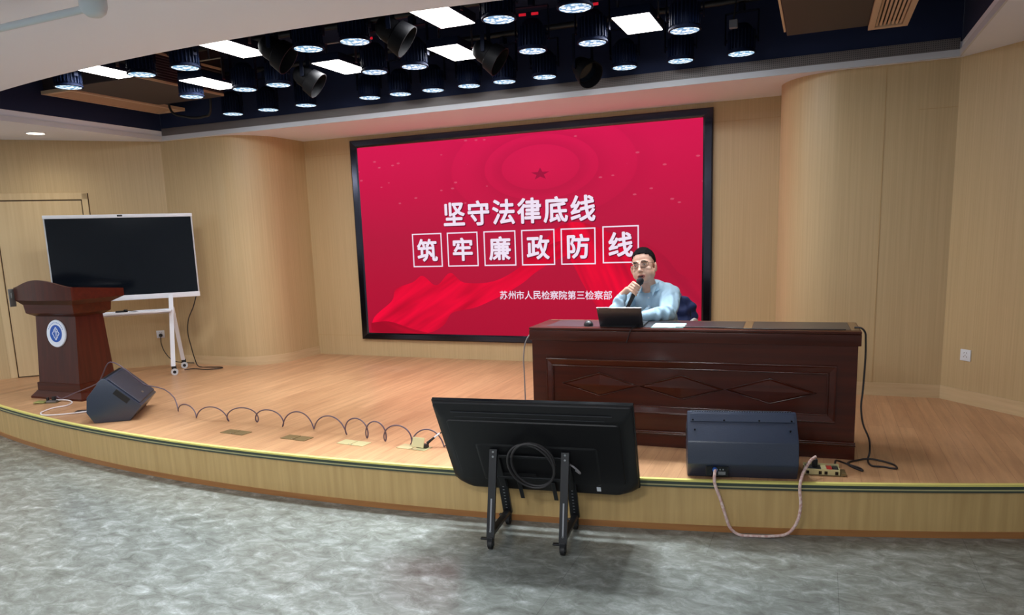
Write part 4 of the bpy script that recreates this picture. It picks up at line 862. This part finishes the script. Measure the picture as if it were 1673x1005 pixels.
MB().box(-0.42, 0.40, -0.0385, -0.036, 0.560, 0.5625, 0.001, 1, TM).box(-0.44, 0.44, -0.036, -0.03, 0.590, 0.593, 0.001, 1, TM).build('back_rib', mat('rib_grey', (44, 46, 52), 0.3), tv, 0)
MB().box(0.31, 0.333, -0.041, -0.034, 0.03, 0.062, M=TM).build('white_sticker', white_m, tv, 0)
# stand: two A-shaped sides on castors, mounting bars
for sx in (-1, 1):
    x = -0.032 + sx * 0.200
    post = MB().loft([[(x + a * 0.021, yy + b_ * 0.010, zz) for a, b_ in ((-1, -1), (1, -1), (1, 1), (-1, 1))] for yy, zz in ((-0.180, 0.062), (-0.062, 0.528))]).build('front_post', blk, tv, 0)
    def on_post(z, dx_, o): return Vector((x + dx_, -0.180 + 0.118 * (z - 0.062) / 0.466 - o, z))
    sl = MB(); sl.loft([[(x + a * 0.004, on_post(zz, 0, 0.0105 + b_ * 0.0004).y, zz) for a, b_ in ((-1, 1), (1, 1), (1, -1), (-1, -1))] for zz in (0.10, 0.27)]); sl.build('slot', steel_m, post, 0)
    for z in (0.10, 0.49, 0.515): MB().cyl(on_post(z, 0, 0.008), on_post(z, 0, 0.013), 0.006, seg=10).build('bolt', steel_m, post)
    MB().box(x - 0.018, x + 0.018, -0.172, 0.175, 0.070, 0.095, 0.003, 1).build('base_rail', blk, tv, 0)
    rp = MB().loft([[(x + a * 0.026, yy + b_ * 0.010, zz) for a, b_ in ((-1, -1), (1, -1), (1, 1), (-1, 1))] for yy, zz in ((0.172, 0.075), (0.075, 0.325))]).build('rear_strut', blk, tv, 0)
    hs = MB()
    for k in range(9):
        z = 0.11 + k * 0.021; y = 0.172 - 0.097 * (z - 0.075) / 0.25
        hs.box(x - 0.005, x + 0.005, y - 0.0115, y - 0.009, z, z + 0.011)
    hs.build('hole_row', steel_m, rp, 0)
    MB().box(x - 0.018, x + 0.018, -0.066, -0.048, 0.05, 0.325, 0.002, 1, TM).build('mount_rail', blk, tv, 0)
    MB().box(x - 0.10 * sx - 0.012, x - 0.10 * sx + 0.012, -0.064, -0.058, -0.045, 0.10, 0.002, 1, TM).build('locking_tab', blk, tv, 0)
    for yy in (-0.180, 0.175):
        wh = MB().cyl((x - 0.011, yy, 0.026), (x + 0.011, yy, 0.026), 0.026, seg=24).build('castor_wheel', rubber, tv)
        MB().cyl((x - 0.0125, yy, 0.026), (x + 0.0125, yy, 0.026), 0.009, seg=14).build('hub', steel_m, wh)
        MB().box(x - 0.017, x + 0.017, yy - 0.016, yy + 0.02, 0.040, 0.070, 0.004, 1).box(x - 0.017, x - 0.0135, yy - 0.012, yy + 0.012, 0.015, 0.05).box(x + 0.0135, x + 0.017, yy - 0.012, yy + 0.012, 0.015, 0.05).box(x - 0.055, x - 0.010, yy - 0.012, yy + 0.012, 0.052, 0.062, 0.003, 1).build('castor_fork', blk, wh, 0)
MB().box(-0.255, 0.155, -0.068, -0.060, 0.29, 0.31, 0.002, 1, TM).box(-0.255, 0.155, -0.068, -0.060, 0.12, 0.14, 0.002, 1, TM).build('cross_bar', blk, tv, 0)
# coiled cable hung on the television back
cp_ = []
for k in range(64):
    a = 2 * PI * k / 26; r = 0.128 + 0.012 * math.sin(k * 0.37); y = -0.090 - 0.00022 * k
    p = TM @ Vector((r * math.cos(a) - 0.022 + 0.005 * math.sin(k * .2), y, 0.275 + 1.2 * (r + 0.02 * (k > 26)) * math.sin(a) - 0.012 * (k > 26)))
    cp_.append(p)
RT = Matrix.Translation(tv.location) @ Matrix.Rotation(FA, 4, 'Z')
cable('coiled_cable', 'coil of black cable hung on the back of the floor television', [RT @ p for p in cp_], 0.0065, mat('coil_grey', (54, 52, 54), 0.5), None, 3)
cable('antenna_lead', 'short grey cable looping out beside the right post of the floor television', [RT @ (TM @ Vector(p)) for p in ((0.175, -0.056, 0.26), (0.21, -0.074, 0.252), (0.235, -0.076, 0.22), (0.233, -0.066, 0.198), (0.21, -0.056, 0.21))], 0.0055, cord_g)

# ------------------------------------------------------------------ chair and jacket behind the desk
from mathutils.bvhtree import BVHTree
ch_ = thing('office_chair', 'dark office chair with white arms on which the speaking man sits', 'chair', (0.69, -2.02, S), -0.05)
fab = mat('chair_fabric', (30, 34, 44), 0.8)
MB().box(-0.235, 0.235, -0.24, 0.22, 0.395, 0.445, 0.02, 3).build('seat', fab, ch_)
MB().loft([[(x * wv, yy + c, z) for x, c in ((-1, -0.02), (-0.5, 0.0), (0.5, 0.0), (1, -0.02), (1, 0.02), (0.5, 0.035), (-0.5, 0.035), (-1, 0.02))] for z, wv, yy in ((0.50, 0.16, 0.185), (0.62, 0.175, 0.185), (0.78, 0.17, 0.19), (0.83, 0.14, 0.198), (0.85, 0.10, 0.20))]).build('backrest', fab, ch_, 50)
for sx in (-1, 1):
    MB().tube([(sx * 0.235, 0.14, 0.42), (sx * 0.25, 0.10, 0.55), (sx * 0.245, 0.06, 0.68), (sx * 0.235, 0.0, 0.725), (sx * 0.232, -0.10, 0.72), (sx * 0.236, -0.13, 0.66), (sx * 0.240, -0.12, 0.50), (sx * 0.235, -0.10, 0.42)], 0.014).build('arm', white_m, ch_)
    for sy in (-1, 1):
        MB().cyl((sx * 0.20, sy * 0.19, 0.40), (sx * 0.225, sy * 0.215, 0.0), 0.013).build('leg', steel_m, ch_)
MB().box(-0.03, 0.03, 0.19, 0.23, 0.40, 0.55, 0.006).build('back_support', blk, ch_)
navy = mat('navy_padded_cloth', (30, 44, 92), 0.75, bump=(18, 0.5))
jk = thing('jacket', 'navy blue padded jacket draped over the chair back behind the man', 'jacket', (0.69, -2.02, S), -0.05)
jm = MB()
jm.loft([[(x * wv, 0.205 + c * th, z) for x, c in ((-1, 0), (-0.8, -1), (0, -1.1), (0.8, -1), (1, 0), (0.8, 1), (0, 1.1), (-0.8, 1))] for z, wv, th in ((0.50, 0.19, 0.075), (0.62, 0.20, 0.085), (0.75, 0.19, 0.075), (0.83, 0.17, 0.065), (0.868, 0.14, 0.055), (0.886, 0.09, 0.035))])
jm.chain([(0.145, 0.22, 0.80), (0.165, 0.235, 0.68), (0.17, 0.23, 0.54)], [0.05, 0.055, 0.05]).chain([(-0.145, 0.22, 0.80), (-0.165, 0.235, 0.68), (-0.17, 0.23, 0.54)], [0.05, 0.055, 0.05])
remesh(jm, 'shell', navy, jk, 0.012, 5, lambda p: 0.006 * math.sin(p.z * 70 + 4 * math.sin(p.x * 14)) + 0.004 * math.sin(p.x * 45 + p.z * 30))
MB().tube([(-0.10, 0.15, 0.885), (-0.04, 0.142, 0.905), (0.04, 0.142, 0.905), (0.10, 0.15, 0.885)], 0.018).build('collar', navy, jk)

# ------------------------------------------------------------------ the speaking man
BASE = Vector((0.62, -2.10, S))
def W(x, y, z): return Vector((x - BASE.x, y - BASE.y, z))      # place coordinates -> the man's own
skin = mat('skin', (226, 182, 160), 0.5)
b = skin.node_tree.nodes['Principled BSDF']; b.inputs['Subsurface Weight'].default_value = 0.12; b.inputs['Subsurface Radius'].default_value = (0.012, 0.005, 0.003)
HM = Matrix.Translation(W(0.602, -2.262, 1.131)) @ Euler((math.radians(-6), math.radians(-9), math.radians(-5)), 'XYZ').to_matrix().to_4x4() @ Matrix.Scale(1.05, 4)
def h(x, y, z): return HM @ Vector((x, y, z))
def hell(mb, c, r, rot=(0, 0, 0)):
    def f(t): bmesh.ops.create_uvsphere(t, u_segments=24, v_segments=16, radius=1.0)
    mb.add(f, HM @ Matrix.Translation(c) @ Euler(rot).to_matrix().to_4x4() @ Matrix.Diagonal((*r, 1)))
bd = MB()
hell(bd, (0, 0.018, 0.034), (0.075, 0.092, 0.083)); hell(bd, (0, -0.026, -0.004), (0.066, 0.056, 0.074)); hell(bd, (0, -0.028, -0.050), (0.061, 0.054, 0.054))
hell(bd, (0, -0.028, -0.072), (0.059, 0.054, 0.044)); hell(bd, (0, -0.060, -0.097), (0.030, 0.022, 0.020))
for sx in (-1, 1):
    hell(bd, (sx * 0.042, -0.050, -0.030), (0.022, 0.024, 0.020)); hell(bd, (sx * 0.039, -0.047, -0.054), (0.027, 0.029, 0.036)); hell(bd, (sx * 0.030, -0.073, 0.022), (0.026, 0.012, 0.008))
    hell(bd, (sx * 0.0115, -0.090, -0.040), (0.009, 0.010, 0.008)); hell(bd, (sx * 0.0535, -0.006, -0.054), (0.019, 0.036, 0.036)); hell(bd, (sx * 0.0800, 0.004, -0.018), (0.009, 0.019, 0.032), (0.2, 0, sx * 0.35)); hell(bd, (sx * 0.0765, 0.000, -0.038), (0.008, 0.011, 0.012))
    hell(bd, (sx * 0.031, -0.070, 0.000), (0.017, 0.012, 0.011))
bd.cap(h(0, -0.078, 0.010), h(0, -0.097, -0.030), 0.008, 0.011); hell(bd, (0, -0.099, -0.035), (0.0125, 0.012, 0.011))
hell(bd, (0, -0.076, -0.064), (0.027, 0.013, 0.010)); hell(bd, (0, -0.073, -0.088), (0.022, 0.012, 0.008))
bd.cap(h(0, 0.010, -0.07), W(0.615, -2.175, 0.98), 0.054, 0.060).cap(W(0.615, -2.175, 0.98), W(0.622, -2.15, 0.90), 0.060, 0.075)
# trunk, arms and legs (under the clothes)
bd.ell(W(0.625, -2.12, 0.86), (0.145, 0.10, 0.14)).ell(W(0.62, -2.11, 0.68), (0.155, 0.115, 0.19)).ell(W(0.62, -2.07, 0.53), (0.165, 0.125, 0.09))
RA = [W(0.49, -2.12, 0.905), W(0.432, -2.385, 0.815), W(0.476, -2.362, 0.940)]
LA = [W(0.768, -2.14, 0.915), W(0.795, -2.375, 0.815), W(0.640, -2.475, 0.798)]
bd.chain([W(0.60, -2.12, 0.90)] + RA, [0.06, 0.052, 0.040, 0.024]).chain([W(0.64, -2.12, 0.92)] + LA, [0.06, 0.052, 0.040, 0.024])
for sx, x in ((-1, 0.54), (1, 0.71)):
    bd.chain([W(x, -2.06, 0.52), W(x + sx * 0.02, -2.47, 0.50), W(x + sx * 0.02, -2.46, 0.09)], [0.085, 0.058, 0.040]); bd.chain([W(x + sx * 0.02, -2.45, 0.05), W(x + sx * 0.03, -2.58, 0.035)], [0.038, 0.03])
# right hand closed round the microphone
wr = RA[2]
bd.chain([wr, W(0.512, -2.374, 0.972)], [0.024, 0.024])
for k in range(4):
    K = W(0.558 - 0.0115 * k, -2.392, 1.026 - 0.0150 * k)
    bd.chain([W(0.510 - 0.002 * k, -2.374, 0.972 - 0.004 * k), K], [0.016, 0.0098])
    bd.chain([K, W(0.583 - 0.0095 * k, -2.4145, 1.014 - 0.0172 * k), W(0.601 - 0.0095 * k, -2.409, 0.999 - 0.0172 * k), W(0.605 - 0.0095 * k, -2.391, 0.987 - 0.0172 * k)], [0.0092, 0.0083, 0.0077, 0.0066])
bd.chain([W(0.510, -2.366, 0.972), W(0.536, -2.350, 0.966), W(0.566, -2.352, 0.980)], [0.015, 0.0105, 0.0085])
# left hand flat on the desk behind the laptop
bd.chain([LA[2], W(0.600, -2.500, 0.790)], [0.024, 0.022]).chain([LA[2], W(0.585, -2.478, 0.792)], [0.022, 0.018])
for k in range(4):
    a = W(0.582 + 0.006 * k, -2.470 - 0.019 * k, 0.790); ln = (0.066, 0.074, 0.070, 0.054)[k]
    bd.chain([W(0.612, -2.488, 0.792), a, a + Vector((-ln * 0.55, -0.010 - 0.006 * k, 0.004)), a + Vector((-ln, -0.016 - 0.012 * k, -0.009))], [0.016, 0.0100, 0.0088, 0.0076])
bd.chain([W(0.625, -2.460, 0.792), W(0.603, -2.440, 0.788), W(0.580, -2.432, 0.784)], [0.014, 0.0105, 0.0085])
man = bd
man_o = man.build('person', skin, None, 0, loc=None)
man_o.location = BASE
md = man_o.modifiers.new('r', 'REMESH'); md.mode = 'VOXEL'; md.voxel_size = 0.0036
sm_ = man_o.modifiers.new('s', 'SMOOTH'); sm_.factor = 0.5; sm_.iterations = 2
bpy.context.view_layer.update()
me = bpy.data.meshes.new_from_object(man_o.evaluated_get(bpy.context.evaluated_depsgraph_get())); man_o.modifiers.clear(); man_o.data = me; me.name = 'person'
me.polygons.foreach_set('use_smooth', [True] * len(me.polygons))
tag(man_o, 'seated man in a pale blue shirt and glasses speaking into a microphone behind the desk', 'person')
# shirt
shirt_m = mat('pale_blue_shirt', (170, 202, 224), 0.7, bump=(26, 0.25))
sh = MB()
sh.ell(W(0.628, -2.12, 0.87), (0.168, 0.122, 0.15)).ell(W(0.622, -2.11, 0.69), (0.198, 0.150, 0.20)).ell(W(0.62, -2.075, 0.54), (0.182, 0.14, 0.07)).ell(W(0.632, -2.135, 0.955), (0.135, 0.082, 0.062))
sh.chain([W(0.585, -2.13, 0.955)] + [RA[0], RA[1], RA[1].lerp(RA[2], 0.45), RA[1].lerp(RA[2], 0.86)], [0.062, 0.068, 0.056, 0.046, 0.036])
sh.chain([W(0.665, -2.14, 0.968), LA[0], LA[0].lerp(LA[1], 0.5), LA[1], LA[1].lerp(LA[2], 0.5), LA[1].lerp(LA[2], 0.93)], [0.062, 0.073, 0.068, 0.058, 0.049, 0.036])
def folds(p):
    d = 0.0045 * math.sin(46 * p.z + 60 * p.x + 5 * math.sin(20 * p.y)) + 0.003 * math.sin(90 * p.x - 35 * p.z + 40 * p.y)
    arm = 1.0 if p.x > 0.10 or p.x < -0.12 else 0.35
    return d * arm * (1.3 if p.y < -0.12 else 1.0)
sho = remesh(sh, 'shirt', shirt_m, man_o, 0.007, 5, folds)
bv = BVHTree.FromPolygons([v.co[:] for v in sho.data.vertices], [p.vertices[:] for p in sho.data.polygons])
def front_of(x, z):
    hit = bv.ray_cast(Vector((x - BASE.x, -1.0, z)), Vector((0, 1, 0)))
    return hit[0] if hit[0] is not None else W(x, -2.25, z)
pk = MB()
zs = [0.92 - 0.02 * i for i in range(15)]
rows_ = [[front_of(0.632 + 0.12 * (0.92 - z) * 0.2 + dx, z) + Vector((0, -0.0025, 0)) for dx in (-0.014, 0.014)] for z in zs]
def plk(t):
    A = [[t.verts.new(p) for p in r] for r in rows_]; B = [[t.verts.new(p + Vector((0, 0.006, 0))) for p in r] for r in rows_]
    for i in range(len(A) - 1):
        t.faces.new((A[i][0], A[i][1], A[i + 1][1], A[i + 1][0])); t.faces.new((A[i][1], B[i][1], B[i + 1][1], A[i + 1][1])); t.faces.new((B[i][0], A[i][0], A[i + 1][0], B[i + 1][0]))
pk.add(plk); pk.build('placket', shirt_m, sho, 40)
for z in (0.905, 0.845, 0.785):
    p = front_of(0.632 + 0.024 * (0.92 - z), z); MB().cyl(p + Vector((0, -0.002, 0)), p + Vector((0, -0.006, 0)), 0.0055, seg=14).build('button', white_m, sho)
# collar: band round the neck and two points
ct = MB(); nc = W(0.617, -2.178, 0.985)
def band(t):
    n = 26; rows2 = [[], [], [], []]
    for k in range(n + 1):
        a = math.radians(-90 + 24 + (360 - 48) * k / n); c_, s_ = math.cos(a), math.sin(a)
        dip = -0.024 * max(0, -s_) + 0.012 * max(0, s_)
        for j, (rr_, zz) in enumerate(((0.069, 0.030), (0.076, 0.030), (0.090, -0.018), (0.072, -0.026))):
            rows2[j].append(t.verts.new(nc + Vector((c_ * rr_, s_ * rr_ * 1.05, zz + dip))))
    for j in range(4):
        A, B = rows2[j], rows2[(j + 1) % 4]
        for k in range(n): t.faces.new((A[k], A[k + 1], B[k + 1], B[k]))
    t.faces.new([r[0] for r in rows2]); t.faces.new([r[-1] for r in rows2][::-1]); bmesh.ops.recalc_face_normals(t, faces=t.faces)
ct.add(band)
for sx in (-1, 1):
    a, b_, c = nc + Vector((sx * 0.030, -0.080, -0.004)), nc + Vector((sx * 0.074, -0.050, 0.0)), nc + Vector((sx * 0.050, -0.096, -0.062))
    def flap(t):
        f = [t.verts.new(p) for p in (a, b_, c)]; g = [t.verts.new(p + Vector((0, 0.007, -0.002))) for p in (a, b_, c)]
        t.faces.new(f); t.faces.new(g[::-1])
        for k in range(3): t.faces.new((f[k], g[k], g[(k + 1) % 3], f[(k + 1) % 3]))
        bmesh.ops.recalc_face_normals(t, faces=t.faces)
    ct.add(flap)
ct.build('collar', shirt_m, sho, 40)
for A_, t0, t1, r_ in ((RA, 0.76, 0.90, 0.0385), (LA, 0.84, 0.97, 0.0385)):
    p, q = A_[1].lerp(A_[2], t0), A_[1].lerp(A_[2], t1); MB().cyl(p, q, r_, r_ - 0.003, 24).build('cuff', shirt_m, sho, 40)
# trousers and shoes
tr_ = MB()
tr_.ell(W(0.62, -2.07, 0.515), (0.185, 0.145, 0.075))
for sx, x in ((-1, 0.54), (1, 0.71)): tr_.chain([W(x, -2.06, 0.52), W(x + sx * 0.02, -2.47, 0.50), W(x + sx * 0.02, -2.46, 0.08)], [0.094, 0.070, 0.056])
remesh(tr_, 'trousers', mat('dark_trousers', (32, 34, 44), 0.8), man_o, 0.009, 4)
for sx, x in ((-1, 0.54), (1, 0.71)):
    s_ = MB(); s_.chain([W(x + sx * 0.02, -2.44, 0.045), W(x + sx * 0.025, -2.52, 0.042), W(x + sx * 0.03, -2.60, 0.034)], [0.044, 0.042, 0.034])
    remesh(s_, 'shoe', rubber, man_o, 0.006, 3)
# hair: short, swept up from a straight hairline
hr = MB()
def hair(t):
    bmesh.ops.create_uvsphere(t, u_segments=48, v_segments=36, radius=1.0)
    kill = []
    for v in t.verts:
        x, y, z = v.co.x * 0.0785, 0.018 + v.co.y * 0.0965, 0.036 + v.co.z * 0.0885
        line = 0.080 - 0.010 * abs(x) / 0.05 if y < -0.045 else (0.060 + (y + 0.045) / 0.045 * (-0.045) if y < 0.0 else max(-0.055, 0.012 - 1.2 * y))
        if abs(x) > 0.062 and y < -0.02: line = min(line, 0.074 + (abs(x) - 0.062) * -5)
        if z < line: kill.append(v)
        rg = 0.0016 * math.sin(x * 900 + y * 300) + 0.0014 * math.sin(y * 800 - x * 200)
        lift = 0.004 * max(0, (z - 0.07) / 0.06) * (1.3 if y < 0 else 0.7)
        v.co = Vector((x * (1 + rg * 4), y * (1 + rg * 2), z + lift + rg))
    bmesh.ops.delete(t, geom=kill, context='VERTS')
    ex = bmesh.ops.extrude_face_region(t, geom=t.faces[:])
    for v in [v for v in ex['geom'] if isinstance(v, bmesh.types.BMVert)]: v.co = Vector((v.co.x * 0.90, 0.018 + (v.co.y - 0.018) * 0.90, 0.03 + (v.co.z - 0.03) * 0.88))
    bmesh.ops.recalc_face_normals(t, faces=t.faces)
hr.add(hair, HM); hr.build('hair', mat('black_hair', (9, 8, 10), 0.85, spec=0.15, bump=(300, 0.6)), man_o, 60)
# face details
dark = mat('dark_brown', (30, 20, 18), 0.4); lipm = mat('lips', (170, 96, 90), 0.45); eyew = mat('eye_white', (216, 208, 204), 0.3)
for sx in (-1, 1):
    e_ = MB(); hell(e_, (sx * 0.031, -0.0785, -0.001), (0.0125, 0.006, 0.0040)); e_ = e_.build('eye', eyew, man_o)
    i_ = MB(); hell(i_, (sx * 0.030, -0.0835, -0.001), (0.0046, 0.0025, 0.0040)); i_.build('iris', dark, e_)
    l_ = MB(); l_.tube([h(sx * 0.017, -0.083, 0.002), h(sx * 0.024, -0.0855, 0.0055), h(sx * 0.032, -0.0850, 0.0065), h(sx * 0.045, -0.078, 0.002)], 0.0016, 6, 3); l_.build('eyelid', dark, man_o)
    w_ = MB(); w_.tube([h(sx * 0.014, -0.087, 0.0235), h(sx * 0.027, -0.0885, 0.0265), h(sx * 0.041, -0.0815, 0.0245), h(sx * 0.053, -0.070, 0.018)], 0.0032, 6, 3); w_.build('eyebrow', mat('brow', (34, 26, 24), 0.7) if 'brow' not in MATS else MATS['brow'], man_o)
m_ = MB(); hell(m_, (0, -0.0865, -0.0755), (0.018, 0.0045, 0.0085)); mo = m_.build('mouth', mat('mouth_dark', (56, 18, 20), 0.5), man_o)
m_ = MB(); m_.tube([h(-0.024, -0.0795, -0.074), h(-0.012, -0.0885, -0.0675), h(0, -0.0905, -0.0685), h(0.012, -0.0885, -0.0675), h(0.024, -0.0795, -0.074)], 0.0036, 8, 4); m_.build('upper_lip', lipm, man_o)
m_ = MB(); m_.tube([h(-0.023, -0.079, -0.076), h(-0.012, -0.0865, -0.0835), h(0, -0.0885, -0.0855), h(0.012, -0.0865, -0.0835), h(0.023, -0.079, -0.076)], 0.0042, 8, 4); m_.build('lower_lip', lipm, man_o)
gl = MB()
for sx in (-1, 1):
    gl.tube([h(sx * (0.034 + a * 0.027), -0.0955 + abs(0.034 + a * 0.027) * 0.12, -0.001 + c * 0.0165) for a, c in ((-0.6, 1), (0.6, 1), (0.95, 0.75), (1, 0.1), (0.9, -0.6), (0.5, -1), (-0.45, -1), (-0.85, -0.7), (-1, 0.0), (-0.95, 0.7))], 0.0014, 6, 3, True)
    gl.tube([h(sx * 0.061, -0.088, 0.009), h(sx * 0.074, -0.06, 0.008), h(sx * 0.0795, -0.01, 0.006), h(sx * 0.080, 0.012, 0.002)], 0.0013, 6, 4)
    gl.tube([h(sx * (0.034 - 0.6 * 0.027), -0.0955, 0.0158), h(sx * 0.034, -0.0955, 0.0168), h(sx * 0.052, -0.091, 0.0158), h(sx * 0.061, -0.088, 0.011)], 0.0021, 6, 3)
gl.tube([h(-0.009, -0.0955, 0.006), h(0, -0.0985, 0.008), h(0.009, -0.0955, 0.006)], 0.0014, 6, 4)
glo = gl.build('glasses', blk_gl, man_o)
# microphone in his hand
ma, mz = Vector((0.601, -2.378, S + 1.030)), Vector((0.505, -2.368, S + 0.838))
t = thing('microphone', 'black handheld microphone held up to the man\'s mouth', 'microphone', mz)
MM = (ma - mz).to_track_quat('Z', 'Y').to_matrix().to_4x4(); Lm = (ma - mz).length
MB().lathe([(0.0, 0.0), (0.011, 0.0), (0.0125, 0.006), (0.0125, 0.03), (0.0135, 0.05), (0.0165, Lm - 0.035), (0.0185, Lm - 0.022), (0.019, Lm - 0.018), (0.0, Lm - 0.018)], 24, MM).build('handle', blk, t)
MB().lathe([(0.0, Lm - 0.018), (0.021, Lm - 0.017), (0.0245, Lm - 0.006), (0.025, Lm + 0.002), (0.0225, Lm + 0.015), (0.016, Lm + 0.024), (0.0, Lm + 0.028)], 24, MM).build('grille', mat('mic_grille', (34, 36, 44), 0.5, metal=0.4), t)
MB().lathe([(0.0238, Lm - 0.009), (0.0258, Lm - 0.008), (0.0258, Lm - 0.003), (0.0238, Lm - 0.002)], 24, MM).build('ring', rubber, t)
MB().lathe([(0.0, 0.002), (0.0132, 0.002), (0.0132, 0.022), (0.0, 0.022)], 20, MM).build('end_band', mat('mic_band', (70, 74, 84), 0.3, metal=0.6), t)
